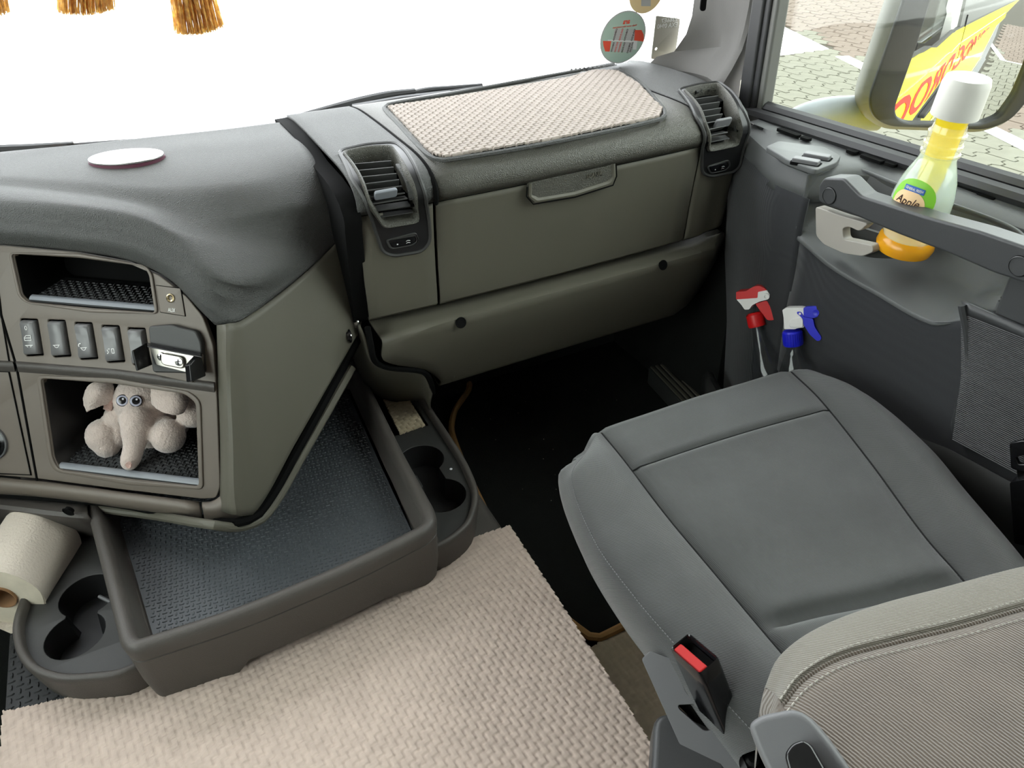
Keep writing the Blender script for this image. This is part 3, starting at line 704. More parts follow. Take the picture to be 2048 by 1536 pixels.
# leather hood: rows from the windscreen down to the fascia, each ending on the side seam
H = [
 [at(-260, 334, z=.795), at(-120, 318, z=.795), at(0, 304, z=.795), at(150, 290, z=.795), at(300, 274, z=.795), at(450, 258, z=.795), at(545, 246, z=.795), at(570, 244, z=.790)],
 [at(-260, 345, z=.800), at(-120, 336, z=.800), at(0, 325, z=.800), at(160, 318, z=.800), at(320, 306, z=.800), at(480, 295, z=.800), at(592, 290, z=.797), at(614, 290, z=.788)],
 [FP(-260, 348, -.05), FP(-120, 350, -.05), FP(0, 350, -.05), FP(160, 360, -.055), FP(320, 372, -.065), at(470, 365, z=.788), at(618, 340, z=.780), at(652, 345, z=.768)],
 [FP(-260, 362, -.03), FP(-120, 364, -.03), FP(0, 367, -.032), FP(150, 382, -.034), FP(300, 408, -.04), FP(430, 440, -.050), at(590, 412, z=.748), at(690, 417, z=.716)],
 [FP(-260, 366, -.026), FP(-120, 368, -.026), FP(0, 371, -.028), FP(150, 386, -.030), FP(298, 412, -.035), FP(422, 452, -.042), at(582, 440, z=.728), at(694, 432, z=.703)],
 [FP(-260, 384, .004), FP(-120, 383, .004), FP(0, 384, .002), FP(150, 398, 0), FP(290, 422, -.004), FP(390, 470, -.012), SP(540, 490, -.010), SP(700, 456, .004)],
 [FP(-260, 402, .020), FP(-120, 400, .020), FP(0, 402, .020), FP(140, 412, .020), FP(270, 434, .018), FP(362, 478, .014), FP(468, 565, .008), SP(600, 552, .004)],
 [FP(-260, 434, .022), FP(-120, 434, .022), FP(0, 436, .022), FP(140, 448, .022), FP(262, 466, .022), FP(347, 508, .022), FP(436, 586, .020), SP(520, 616, .004)],
 [FP(-260, 442, .0215), FP(-120, 442, .0215), FP(0, 444, .0215), FP(140, 456, .0215), FP(262, 474, .0215), FP(344, 516, .0215), FP(430, 590, .0205), SP(508, 624, .004)],
 [FP(-260, 466, .018), FP(-120, 466, .018), FP(0, 466, .021), FP(140, 478, .021), FP(262, 498, .021), FP(344, 538, .021), FP(416, 610, .020), SP(470, 644, .004)],
 [FP(-260, 482, .004), FP(-120, 484, .004), FP(0, 489, .004), FP(140, 501, .004), FP(262, 522, .004), FP(340, 560, .004), FP(404, 624, .004), FP(430, 650, .004)]]
loft('hood', H, 'leather_dash', pod, nu=70, nv=90, solid=.005)
# side panel facing the passenger
e = SN*.002
side_pts = [
 [FP(433, 650), FP(436, 760), FP(440, 880), FP(440, 985), FP(436, 1020)],
 [SP(452, 648, .006), SP(456, 760, .006), SP(462, 880, .004), SP(466, 990, .0), SP(470, 1030, -.006)],
 [SP(486, 640), SP(492, 760), SP(498, 880), SP(504, 985), SP(510, 1026, -.002)],
 [SP(600, 556), SP(600, 650), SP(600, 750), SP(598, 830), SP(592, 885)],
 [SP(700, 458), SP(710, 540), SP(718, 600), SP(720, 640), SP(716, 668)],
 [SP(704, 452, -.03), SP(714, 538, -.03), SP(722, 598, -.03), SP(724, 636, -.03), SP(720, 664, -.03)]]
sd = loft('side_panel', side_pts, 'plastic_olive', pod, nu=24, nv=40, solid=.005)
# bottom rail: dark gap then a pale lip, running under the side panel and the fascia
tube('rail_gap', [FP(-150, 985, -.01), FP(200, 1002, -.01), FP(410, 1040, -.012), SP(470, 1046, -.012), SP(520, 1024, -.010), SP(600, 890, -.010), SP(716, 676, -.010)], .008, 'gap_black', pod, n=8, res=50)
tube('rail', [FP(190, 1016, -.018), FP(300, 1030, -.018), SP(420, 1049, -.016), SP(480, 1054, -.014), SP(532, 1030, -.010), SP(612, 898, -.010), SP(704, 735, -.010)], .0075, 'plastic_olive', pod, n=10, res=50)
prism('dash_end', [(y, z-(.022 if y < 1.3 else .005)) for y, z in TOP]+[(1.16, .53), (1.5, .53)], Frame((.262, 0, 0), (0, 1, 0), (0, 0, 1)), -.014, .014, 'gap_black', pod)
# power sockets near the dash
for c, m1 in (((711, 645), 'steel'), ((697, 672), 'gloss_black')):
    p = SP(*c, .001); f = Frame(p, (0, .6, -.2), SN.cross(V((0, .6, -.2))))
    if f.n.dot(SN) < 0: f = Frame(p, f.u, -f.v)
    s_ = lathe('power_socket', [(.0125, 0), (.0125, .003), (.0105, .004), (.0095, .002), (.0095, -.004), (0, -.004)], f, m1, sd, n=20)
    for q in ((-.019, .004), (.018, -.004)): lathe('rivet', [(.0028, 0), (.0024, .0014), (0, .0016)], f.off(*q), 'chrome', sd, n=8)
# fascia plate with its openings
fo = FF.pts([(-200, 480), (0, 490), (150, 504), (252, 522), (318, 550), (372, 592), (405, 632), (426, 690), (434, 800), (440, 975), (432, 996), (404, 998), (250, 980), (80, 958), (-200, 934)])
h1 = FF.pts([(26, 508), (160, 516), (286, 533), (298, 548), (310, 625), (180, 616), (60, 604), (44, 590)])
h2 = FF.pts([(84, 757), (230, 768), (370, 788), (392, 806), (398, 972), (260, 958), (120, 938), (108, 918)])
swc = [(62, 674), (117, 676), (171, 681), (225, 687), (277, 692)]
def swpoly(cx, cy, g=0): return [(cx-21-g, cy-36-g), (cx+12+g, cy-35-g), (cx+24+g, cy+36+g), (cx-9-g, cy+38+g)]
hs = [FF.pts(swpoly(x, y, 1)) for x, y in swc]
fa = plate('fascia', rnd(fo, .006), [rnd(h1, .006), rnd(h2, .008)]+[rnd(h, .003) for h in hs], FF, .0, .010, 'plastic_fascia', pod, bev=.0018)
def recess(nm, poly, dep, dirv, m1, par):
    n = len(poly); r0 = [FF.w(a, b, -.003) for a, b in poly]; r1 = [p+dirv*dep for p in r0]
    vs = r0+r1; fs = [(i, (i+1) % n, n+(i+1) % n, n+i) for i in range(n)]+[tuple(range(n, 2*n))]
    return mk(nm, vs, fs, m1, par)
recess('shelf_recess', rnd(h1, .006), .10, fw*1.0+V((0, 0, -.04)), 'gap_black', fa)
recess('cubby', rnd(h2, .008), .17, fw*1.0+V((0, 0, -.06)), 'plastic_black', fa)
# bevelled surrounds
plate('shelf_rim', rnd(inset(h1, -.007), .009), [rnd(inset(h1, -.001), .006)], FF, .0028, .004, 'plastic_fascia', fa, bev=.0018)
plate('cubby_rim', rnd(inset(h2, -.010), .010), [rnd(inset(h2, -.001), .008)], FF, .0028, .004, 'plastic_fascia', fa, bev=.0018)
# rubber floors with studs and a pale front lip
def studs(nm, o, u, v, nu_, nv_, pitch, m1, par, keep=None, h=.0012, r=.30):
    pr = []; nrm = u.cross(v).normalized()
    if nrm.z < 0: nrm = -nrm
    for i in range(nu_):
        for j in range(nv_):
            c = o+u*((i+.5)*pitch)+v*((j+.5)*pitch)
            if keep and not keep(c): continue
            l, w_ = (r*1.55, r*.62) if (i+j) % 2 else (r*.62, r*1.55)
            l *= pitch; w_ *= pitch
            b = [c+u*l*sx+v*w_*sy for sx, sy in ((-1, -.5), (-.6, -1), (.6, -1), (1, -.5), (1, .5), (.6, 1), (-.6, 1), (-1, .5))]
            t = [c+(p-c)*.62+nrm*h for p in b]
            pr.append((b+t, [(k, (k+1) % 8, 8+(k+1) % 8, 8+k) for k in range(8)]+[tuple(range(8, 16))]))
    return tag(joined(nm, pr, m1, par), kind='stuff')
for (a, b, nm) in (((60, 604), (311, 626), 'shelf'), ((118, 940), (398, 974), 'cubby')):
    A = FP(*a, -.002); Bq = FP(*b, -.002); uu = (Bq-A).normalized(); vv = (fw+V((0, 0, -.03))).normalized(); up3 = V((0, 0, .003))
    dep = .085 if nm == 'shelf' else .15
    fl = mk(nm+'_floor', [A+up3, Bq+up3, Bq+vv*dep+up3, A+vv*dep+up3], [(0, 1, 2, 3)], 'rubber_black', fa, solid=.002)
    L = (Bq-A).length
    studs('floor_studs', A+up3*1.1+vv*.016, uu, vv, int(L/.0075), int((dep-.02)/.0075), .0075, 'rubber_black', fl, h=.0014)
    loft('front_lip', [[A+up3*1.5, Bq+up3*1.5], [A+vv*.004+up3*2.6, Bq+vv*.004+up3*2.6], [A+vv*.011+up3*2.8, Bq+vv*.011+up3*2.8], [A+vv*.014+up3*1.2, Bq+vv*.014+up3*1.2]], 'lip_grey', fa, nv=8)
# rocker switches
sym = {0: ['ring0', 'cab', 'lamp'], 1: ['lampdn'], 2: ['moon', 'lampdn'], 3: ['temp', 'door', 'bar'], 4: []}
def stroke(f, pts, w=.0005, c=.0004, closed=False):
    out = []; pts = [V(p) for p in pts]
    seg = list(zip(pts, pts[1:]+([pts[0]] if closed else [])))[:len(pts) if closed else len(pts)-1]
    for a, b in seg:
        d = (b-a); 
        if d.length < 1e-7: continue
        d.normalize(); q = V((-d.y, d.x))*w
        out.append(([f.w(*(a+q), c), f.w(*(a-q), c), f.w(*(b-q), c), f.w(*(b+q), c)], [(0, 1, 2, 3)]))
    return out
def arc(cx, cy, r, a0, a1, n=8): return [(cx+r*math.cos(R_(a0+(a1-a0)*i/n)), cy+r*math.sin(R_(a0+(a1-a0)*i/n))) for i in range(n+1)]
SYM = {'ring0': lambda f: stroke(f, [(p[0]*.6, p[1]) for p in arc(0, .016, .0032, 0, 360, 10)]),
       'cab': lambda f: stroke(f, [(-.006, -.004), (.006, -.004), (.006, .004), (-.002, .004), (-.006, .001)], closed=True)+stroke(f, [(-.006, 0), (.006, 0)]),
       'lamp': lambda f: stroke(f, [(-.007, -.012), (.007, -.012)])+stroke(f, arc(0, -.012, .004, 180, 360, 6))+stroke(f, [(.002, -.018), (.006, -.020)]),
       'lampdn': lambda f: stroke(f, [(-.006, -.010), (.006, -.010)])+stroke(f, arc(0, -.010, .004, 180, 360, 6))+stroke(f, [(0, -.016), (0, -.019)]),
       'moon': lambda f: stroke(f, arc(-.005, -.006, .003, 60, 220, 6), .0008),
       'temp': lambda f: stroke(f, [(-.006, -.008), (-.004, -.012), (-.007, -.015), (-.003, -.018)])+stroke(f, [(-.004, -.007), (-.001, -.007)]),
       'door': lambda f: stroke(f, [(.002, -.007), (.006, -.007), (.006, -.014), (.002, -.014)], closed=True)+stroke(f, arc(.004, -.017, .0016, 0, 360, 6)),
       'bar': lambda f: stroke(f, [(-.002, -.021), (.004, -.021)], .0009)}
for k, (cx, cy) in enumerate(swc):
    po = rnd(FF.pts(swpoly(cx, cy, -1)), .003); recess('switch_well', rnd(FF.pts(swpoly(cx, cy, 1)), .003), .02, -FF.n, 'gap_black', fa)
    a, b = FF.px(cx-3, cy); n = 8
    P_ = FF.pts(swpoly(cx-2, cy, -2)); tl, tr, br, bl = [V(p) for p in P_]
    prof = [(0, -.004), (.03, .003), (.10, .0055), (.35, .0050), (.65, .0055), (.92, .0075), (.98, .005), (1, -.004)]
    rows = [[FF.w(*tl.lerp(bl, t), -.01)] + [FF.w(*(tl.lerp(bl, t)).lerp(tr.lerp(br, t), s), h+(-.0025 if s in (0, 1) else 0)) for s in (0, .08, .5, .92, 1)] + [FF.w(*tr.lerp(br, t), -.01)] for t, h in prof]
    s_ = loft('rocker_switch', rows, 'switch_face', fa, ang=50)
    c = (tl+tr+br+bl)/4; dv = ((tl+tr)-(bl+br)).normalized(); f = Frame(FF.w(c.x, c.y, .0060), FF.u*dv.y-FF.v*dv.x, FF.u*dv.x+FF.v*dv.y)
    pr = []
    for s in sym[k]: pr += SYM[s](f)
    if pr: joined('symbol', pr, 'print_white', s_, smooth=False)
# aux socket
ax = FF.pts([(313, 571), (362, 577), (371, 632), (322, 624)])
plate('aux_gap', rnd(inset(ax, -.0012), .001), [], FF, .0008, .002, 'gap_black', fa, bev=.0002)
au = plate('aux_socket', rnd(ax, .001), [], FF, .0018, .004, 'plastic_fascia', fa, bev=.0006)
a, b = FF.px(343, 596); lathe('jack_ring', [(.0068, 0), (.0068, .0030), (.0052, .0036), (.0035, .0028), (.003, 0), (0, 0)], FF.off(a, b, .0005), 'brass', au, n=20)
a, b = FF.px(345, 620); text('lettering', 'AUX', FF.off(0, 0, .0019), a, b, .0062, 'print_white', au, width=.0125, depth=.0004, bold=.012)
# seams and ridge on the fascia
def seam(nm, pts, r, m1, d=0): tube(nm, [FP(x, y, d) for x, y in pts], r, m1, fa, n=5)
seam('panel_seam', [(-6, 600), (34, 735), (75, 962)], .0022, 'gap_black', .0)
loft('ridge', [[FP(30, 722, .0005), FP(230, 738, .0005), FP(428, 764, .0005)], [FP(32, 727, .005), FP(231, 743, .005), FP(428, 769, .005)], [FP(34, 734, .0055), FP(232, 750, .0055), FP(428, 776, .0055)], [FP(36, 744, .0005), FP(234, 759, .0005), FP(429, 785, .0005)]], 'plastic_tray', fa, nv=10)
loft('ridge', [[FP(-200, 712, .0005), FP(24, 722, .0005)], [FP(-200, 717, .005), FP(26, 727, .005)], [FP(-200, 724, .0055), FP(28, 734, .0055)], [FP(-200, 734, .0005), FP(30, 744, .0005)]], 'plastic_tray', fa, nv=10)
seam('cover_seam', [(-60, 740), (18, 744), (62, 950), (-60, 945)], .0014, 'gap_black', .001)
a, b = FF.px(-14, 884); lathe('heater_knob', [(.026, 0), (.026, .003), (.020, .005), (.0185, .016), (.016, .018), (0, .018)], FF.off(a, b), 'gloss_black', fa, n=28)
lathe('knob_ring', [(.029, 0), (.029, .004), (.0275, .005), (.0262, .004), (.0262, 0)], FF.off(a, b), 'plastic_grey', fa, n=28, caps=False)
seam('cover_seam', [(-6, 560), (4, 640), (18, 722)], .0012, 'gap_black', .001)
# rolled lower edge of the fascia
loft('lower_roll', [[FP(-200, 936, .001), FP(80, 962, .001), FP(250, 984, .001), FP(398, 1003, .001)], [FP(-200, 944, .010), FP(80, 969, .010), FP(250, 990, .010), FP(398, 1010, .010)], [FP(-200, 958, .013), FP(80, 980, .013), FP(250, 1001, .013), FP(400, 1021, .013)], [FP(-200, 972, .008), FP(80, 990, .008), FP(250, 1012, .008), FP(402, 1032, .008)], [FP(-200, 980, -.01), FP(80, 996, -.01), FP(250, 1018, -.01), FP(404, 1038, -.01)]], 'plastic_fascia', pod, nu=20, nv=20, solid=.004)
loft('corner_roll', [[FP(404, 1004, .001), FP(424, 1002, .001), FP(441, 990, .001), FP(443, 960, .001)], [FP(404, 1012, .009), FP(430, 1012, .008), FP(452, 998, .006), FP(456, 960, .004)], [FP(406, 1022, .010), FP(436, 1024, .008), FP(468, 1008, .002), FP(472, 965, .0)], [FP(408, 1034, .004), FP(440, 1038, .002), FP(486, 1018, -.01), FP(492, 970, -.012)], [FP(410, 1040, -.01), FP(444, 1046, -.012), FP(494, 1026, -.02), FP(500, 975, -.024)]], 'plastic_fascia', pod, nu=16, nv=16, solid=.004)
# lower column under the fascia, behind the tray
cl = [FP(-200, 975, -.012), FP(0, 990, -.012), FP(100, 998, -.012), FP(176, 1006, -.012)]
loft('lower_column', [cl, [at(-200, 1000, z=.33), at(0, 1018, z=.335), at(100, 1030, z=.335), at(176, 1036, z=.335)], [p+V((.02, .05, -.12)) for p in [at(-200, 1000, z=.33), at(0, 1018, z=.335), at(100, 1030, z=.335), at(176, 1036, z=.335)]]], 'plastic_tray', pod, nu=16, nv=12, solid=.004)
p = at(137, 1023, z=.352); lathe('screw_hole', [(.010, .001), (.009, .002), (.008, .001), (.007, -.005), (0, -.005)], Frame(p, fu, fv*.6+fw*-.4+V((0, 0, .3))), 'gap_black', pod, n=18)
box('pod_core', (.10, 1.47, .56), (.28, .14, .36), 'gap_black', pod)

# ================================================================ FLOOR, TUNNEL, MATS
tun = tag(prism('trim_2', rnd([(-.42, 0), (.405, 0), (.405, .165), (.388, .195), (-.40, .195), (-.42, .175)], .012), Frame((0, -.98, 0), (1, 0, 0), (0, 0, 1)), -2.5, 0, 'plastic_tray', None, bevel=.004), kind='structure')
wr2 = tag(box('wall_footwell', (1.11, 1.36, .30), (.03, .46, .62), 'carpet'), kind='structure')

def weave(name, outline, z, cell, m1, ang=0, h=.0019, thick=.0038, label=None, edge=None, zf=None, seed=0, bend=None):
    """basket-weave sheet: a real raised grid cut to an outline (world xy)"""
    ca, sa = math.cos(ang), math.sin(ang); st = cell/5
    us = [p[0]*ca+p[1]*sa for p in outline]; vs_ = [-p[0]*sa+p[1]*ca for p in outline]
    ul = [(u, v) for u, v in zip(us, vs_)]
    u0, u1, v0, v1 = min(us), max(us), min(vs_), max(vs_)
    nu_, nv_ = int((u1-u0)/st)+1, int((v1-v0)/st)+1
    def ins(p, poly):
        c = False
        for i in range(len(poly)):
            a, b = poly[i], poly[i-1]
            if (a[1] > p[1]) != (b[1] > p[1]) and p[0] < (b[0]-a[0])*(p[1]-a[1])/(b[1]-a[1])+a[0]: c = not c
        return c
    idx, V_, F_ = {}, [], []
    for i in range(nu_):
        for j in range(nv_):
            if not ins((u0+(i+.5)*st, v0+(j+.5)*st), ul): continue
            q = []
            for di, dj in ((0, 0), (1, 0), (1, 1), (0, 1)):
                k = (i+di, j+dj)
                if k not in idx:
                    u, v = u0+k[0]*st, v0+k[1]*st; ci, cj = math.floor(k[0]/5), math.floor(k[1]/5); fu_, fv_ = (k[0] % 5)/5, (k[1] % 5)/5
                    if (ci+cj) % 2: hh = (0 if fu_ == 0 else .62+.38*math.sin(math.pi*fu_))-.25*(fv_ == 0)
                    else: hh = (0 if fv_ == 0 else .62+.38*math.sin(math.pi*fv_))-.25*(fu_ == 0)
                    x, y = u*ca-v*sa, u*sa+v*ca
                    idx[k] = len(V_); V_.append(V((x, y, (zf(x, y) if zf else z)+thick+h*(hh-1))))
                q.append(idx[k])
            F_.append(tuple(q))
    me = mesh(V_, F_); bm = bmesh.new(); bm.from_mesh(me)
    be = [e for e in bm.edges if e.is_boundary]; r = bmesh.ops.extrude_edge_only(bm, edges=be)
    for e in r['geom']:
        if isinstance(e, bmesh.types.BMVert): e.co.z -= thick
    bm.to_mesh(me); bm.free()
    o = link(name, me, m1, None, ang=80)
    return o
Tz = .195
def tw(px, py, z=Tz): p = at(px, py, z=z); return (p.x, p.y)
tun_out = [(-.412, tw(-10, 1434)[1]), (-.400, tw(0, 1432)[1]-.004), tw(120, 1405), tw(260, 1380), (-.20, .90), (.20, .90), tw(905, 1092), tw(1019, 1052), tw(1120, 1205), tw(1250, 1405), tw(1345, 1560), (.385, -.10), (-.412, -.10)]
def tz(x, y):      # lies flat, lifts a little where it creases
    return Tz+.0045*math.exp(-(((x-.02)/.05)**2+((y-.70)/.015)**2))+.004*math.exp(-(((x-.20)/.12)**2+((y-.72)/.06)**2))+.0048*min(1, max(0, (-.08-x)/.04))
tag(weave('tunnel_mat', tun_out, Tz, .0105, 'weave_beige', R_(7), zf=tz), 'large beige basket-weave mat spread over the engine tunnel', 'mat')
rb_out = [tw(-60, 1260), tw(60, 1255), tw(200, 1300), tw(280, 1372), tw(120, 1412), tw(0, 1438), tw(-60, 1448)]
rb = thing('rubber_mat', (-.35, .95, Tz), 'black studded rubber mat under the left cup holder, beside the beige mat', 'mat')
prism('sheet', [(-.41, .84), (-.12, .84), (-.12, 1.2), (-.41, 1.2)], fg0 if False else Frame((0, 0, Tz), (1, 0, 0), (0, 1, 0)), 0, .0025, 'rubber_black', rb)
studs('studs', V((-.41, .86, Tz+.0026)), V((1, 0, 0)), V((0, 1, 0)), 24, 20, .012, 'rubber_black', rb, h=.0018)
# foot mat with brown binding, beige weave on the floor by the seat base
fm = thing('foot_mat', (.8, 1.2, 0), 'black carpet foot mat with brown bound edge in the passenger footwell', 'mat')
fl = [at(937, 760, z=.012), at(938, 778, z=.010), at(924, 800, z=.008), at(908, 826, z=.006), at(905, 870, z=.006)]
lo = [fl[0]+V((.02, .16, 0))]+fl+[V((.455, 1.1, .006)), V((.445, .9, .006)), at(1185, 1277, z=.006), at(1210, 1270, z=.006), at(1265, 1244, z=.006), V((.75, .70, .006)), V((1.0, .72, .006)), at(1342, 795, z=.006), at(1328, 740, z=.010), at(1300, 695, z=.012), at(1272, 655, z=.014)]
prism('carpet', [(p.x, p.y) for p in lo], Frame((0, 0, 0), (1, 0, 0), (0, 1, 0)), -.008, .006, 'carpet', fm)
tube('binding', lo, .008, 'binding', fm, n=8, res=110)
lint = []
for k in range(26):
    p = V((random.uniform(.55, .95), random.uniform(1.0, 1.5), .0075)); d = V((random.uniform(-1, 1), random.uniform(-1, 1), 0))*.0011; q = V((-d.y, d.x, 0))*.5
    lint.append(([p-d-q, p+d-q, p+d+q, p-d+q], [(0, 1, 2, 3)]))
tag(joined('lint', lint, 'paper', fm, smooth=False), kind='stuff')
fw_out = [tw(1150, 1290, 0), tw(1200, 1275, 0), tw(1300, 1230, 0), (.80, .62), (.80, .40), (.45, .40), (.42, .60)]
tag(weave('floor_mat', [(.43, .70), (.52, .715), (.62, .735), (.80, .735), (.80, .30), (.43, .30)], 0, .0115, 'weave_tan', R_(4)), 'beige basket-weave mat on the floor beneath the passenger seat', 'mat')
# ribbed kick plate in the footwell corner
kp = thing('step_cover', (1.0, 1.25, 0), 'ribbed dark step cover in the footwell corner below the door', 'step')
so_ = at(1364, 765, z=.055); f = Frame(so_, at(1396, 757, z=.055)-so_, at(1356, 720, z=.055)-so_)
if f.n.z < 0: f = Frame(so_, f.u, -f.v)
hw_ = (at(1396, 757, z=.055)-so_).length; hh_ = abs((at(1356, 720, z=.055)-so_).dot(f.v))
prism('base', rnd([(-hw_, -hh_*1.4), (hw_, -hh_*1.4), (hw_, hh_), (-hw_, hh_)], .01), f, -.05, 0, 'plastic_dark', kp, bevel=.004)
for i in range(6):
    x0 = -hw_*.9+i*hw_*.31; prism('rib', [(x0, -hh_*1.35), (x0+hw_*.16, -hh_*1.35), (x0+hw_*.16, hh_*.95), (x0, hh_*.95)], f, 0, .005, 'plastic_olive', kp, bevel=.0015)

# dash mat
DZ = .806
dm = [at(x, y, z=DZ) for x, y in ((775, 211), (900, 192), (1050, 168), (1140, 152), (1188, 136), (1235, 140), (1275, 166), (1308, 200), (1325, 214), (1318, 231), (1100, 277), (890, 311), (872, 308), (850, 293))]
TP = crom([V((y, z, 0)) for y, z in TOP], 200)
def dz(x, y):
    b = min(TP[:150], key=lambda p: abs(p.x+bow(x)-y)); return b.y+.0012
tag(weave('dash_mat', [(p.x, p.y) for p in dm], DZ, .0105, 'weave_pale', R_(0), zf=dz, h=.0034), 'pale beige basket-weave mat on top of the glove box lid', 'mat')
tube('lid_recess_edge', [p+V((0, 0, -.004)) for p in [at(x, y, z=DZ) for x, y in ((1160, 137), (900, 184), (778, 205), (768, 213), (800, 250), (845, 297), (870, 313), (892, 315), (1100, 281), (1320, 234), (1330, 220), (1312, 196), (1280, 160), (1240, 134))]], .004, 'leather_dash', da, n=6, res=90)

# ================================================================ STORAGE TRAY ON THE TUNNEL
ZR = .33
tr = thing('storage_tray', (0, 1.0, Tz), 'dark grey open storage tray with studded rubber floor below the centre console', 'tray')
def tp_(px, py, z=ZR): p = at(px, py, z=z); return (p.x, p.y)
oR = [tp_(170, 1012), tp_(205, 1150), tp_(238, 1286), tp_(262, 1302), tp_(480, 1232), tp_(700, 1140), tp_(855, 1062), tp_(874, 1040), tp_(868, 1012), tp_(800, 890), tp_(714, 716), (.19, 1.40), (-.22, 1.30)]
FT = Frame((0, 0, 0), (1, 0, 0), (0, 1, 0))
def offs(poly, d):
    """offset a polygon inwards by d"""
    out = []; n = len(poly); A = sum(poly[i-1][0]*poly[i][1]-poly[i][0]*poly[i-1][1] for i in range(n)); sg = 1 if A > 0 else -1
    for i in range(n):
        a, p, b = V(poly[i-1]), V(poly[i]), V(poly[(i+1) % n]); e1_ = (p-a).normalized(); e2_ = (b-p).normalized()
        n1 = V((-e1_.y, e1_.x))*sg; n2 = V((-e2_.y, e2_.x))*sg; m_ = (n1+n2); m_ = m_/max(.4, m_.length_squared/2)
        q = p+m_*d; out.append((q.x, q.y))
    return out
ro = rnd(oR, [.01, .05, .03, .02, .05, .05, .03, .02, .02, .05, .01, .01, .01], 5)
def rowz(poly, z): return [V((x, y, z)) for x, y in poly]
def foot(l): return [p+V((0, 0, .020 if -.085 < p.x < .20 and p.y < .97 else 0)) for p in l]
rows = [foot(rowz(offs(ro, .016), Tz+.002)), foot(rowz(offs(ro, .010), Tz+.004)), rowz(offs(ro, .004), .24), rowz(offs(ro, .0015), .298), rowz(offs(ro, .0035), .2990), rowz(offs(ro, .0035), .3005), rowz(offs(ro, .001), .3015), rowz(offs(ro, -.0005), .318), rowz(offs(ro, .003), .327), rowz(offs(ro, .008), .330), rowz(offs(ro, .014), .330), rowz(offs(ro, .020), .326), rowz(offs(ro, .024), .312), rowz(offs(ro, .030), .272), rowz(offs(ro, .034), .268)]
vs, fs = grid(rows, cu=True); nb = len(ro); fs.append(tuple(range(len(vs)-nb, len(vs))))
mk('shell', vs, fs, 'plastic_tray', tr, ang=50)
fl_ = offs(ro, .036); ln_ = prism('liner', fl_, Frame((0, 0, .268), (1, 0, 0), (0, 1, 0)), -.001, .0035, 'rubber_tray', tr)
def inxy(c, poly=offs(ro, .040)):
    k = False
    for i in range(len(poly)):
        a, b = poly[i], poly[i-1]
        if (a[1] > c.y) != (b[1] > c.y) and c.x < (b[0]-a[0])*(c.y-a[1])/(b[1]-a[1])+a[0]: k = not k
    return k
ua = V((math.cos(R_(-6)), math.sin(R_(-6)), 0)); va = V((-ua.y, ua.x, 0))
studs('liner_studs', V((-.28, .82, .2716)), ua, va, 74, 82, .0082, 'rubber_tray', ln_, keep=inxy, h=.0013)
# cut-outs at the foot of the shell
p = at(520, 1395, z=Tz); 
loft('foot_notch', [[at(478, 1394, z=Tz+.004), at(500, 1366, z=Tz+.030), at(560, 1345, z=Tz+.030), at(760, 1262, z=Tz+.026), at(812, 1243, z=Tz+.006)], [at(478, 1400, z=Tz), at(500, 1395, z=Tz), at(560, 1372, z=Tz), at(760, 1290, z=Tz), at(812, 1252, z=Tz)]], 'gap_black', tr, nu=20) if False else None

# ================================================================ CUP HOLDERS
def cup_unit(name, label, poly, zt, zb, cups, wellr, floor_z, par_mat='plastic_tray', extra=None):
    t = thing(name, (sum(p[0] for p in poly)/len(poly), sum(p[1] for p in poly)/len(poly), zb), label, 'cup holder', 'cup holders beside the storage tray')
    ro = rnd(poly, .04, 7)
    rows = [rowz(offs(ro, .02), zb), rowz(offs(ro, .008), zb+.004), rowz(offs(ro, .0), zt-.012), rowz(offs(ro, .001), zt-.003), rowz(offs(ro, .004), zt), rowz(offs(ro, .009), zt), rowz(offs(ro, .012), zt-.003), rowz(offs(ro, .014), floor_z)]
    vs, fs = grid(rows, cu=True); mk('rim', vs, fs, par_mat, t, ang=50)
    hole = cups
    plate('deck', offs(ro, .013), [h for h in hole], Frame((0, 0, 0), (1, 0, 0), (0, 1, 0)), floor_z, .004, 'plastic_dark', t, bev=.0012)
    for h in hole:
        n = len(h); vs = [V((a, b, floor_z-.001)) for a, b in h]+[V((a, b, max(floor_z-.062, Tz+.006))) for a, b in offs(h, .006)]
        mk('cup_well', vs, [(i, (i+1) % n, n+(i+1) % n, n+i) for i in range(n)]+[tuple(range(n, 2*n))], 'plastic_black', t)
    return t
def fig8(c0, c1, r, neck=.55):
    c0, c1 = V(c0), V(c1); d = (c1-c0); L = d.length; d.normalize(); q = V((-d.y, d.x)); out = []
    al = math.acos(min(.86, L/2/r*.93))
    for i in range(25):
        t = al+(2*math.pi-2*al)*i/24; out.append(c0+d*(r*math.cos(t))+q*(r*math.sin(t)))
    for i in range(25):
        t = math.pi+al+(2*math.pi-2*al)*i/24; out.append(c1+d*(r*math.cos(t))+q*(r*math.sin(t)))
    return [(p.x, p.y) for p in out]
CZ = .262
cR = [tp_(850, 1105, CZ), tp_(905, 1080, CZ), tp_(945, 1045, CZ), tp_(962, 985, CZ), tp_(935, 920, CZ), tp_(818, 745, CZ), (.345, 1.38), (.27, 1.36), (.25, .86)]
c0 = tp_(842, 920, CZ-.012); c1 = tp_(884, 990, CZ-.012)
cu = cup_unit('cup_holder', 'dark double cup holder right of the storage tray with a woven scrap behind it', cR, CZ, Tz-.01, [fig8(c0, c1, .044)], .044, CZ-.012)
lathe('foil_speck', [(.003, 0), (.002, .001), (0, .0012)], Frame(at(902, 938, z=CZ-.011), (1, 0, 0), (0, 1, 0)), 'eye_white', cu, n=6)
ws_out = [tw(758, 782, CZ-.008), tw(800, 772, CZ-.008), tw(850, 850, CZ-.008), tw(800, 868, CZ-.008)]
tag(weave('woven_scrap', ws_out, CZ-.010, .0095, 'weave_tan', R_(10)), 'small beige woven mat scrap in the slot behind the right cup holder', 'mat')
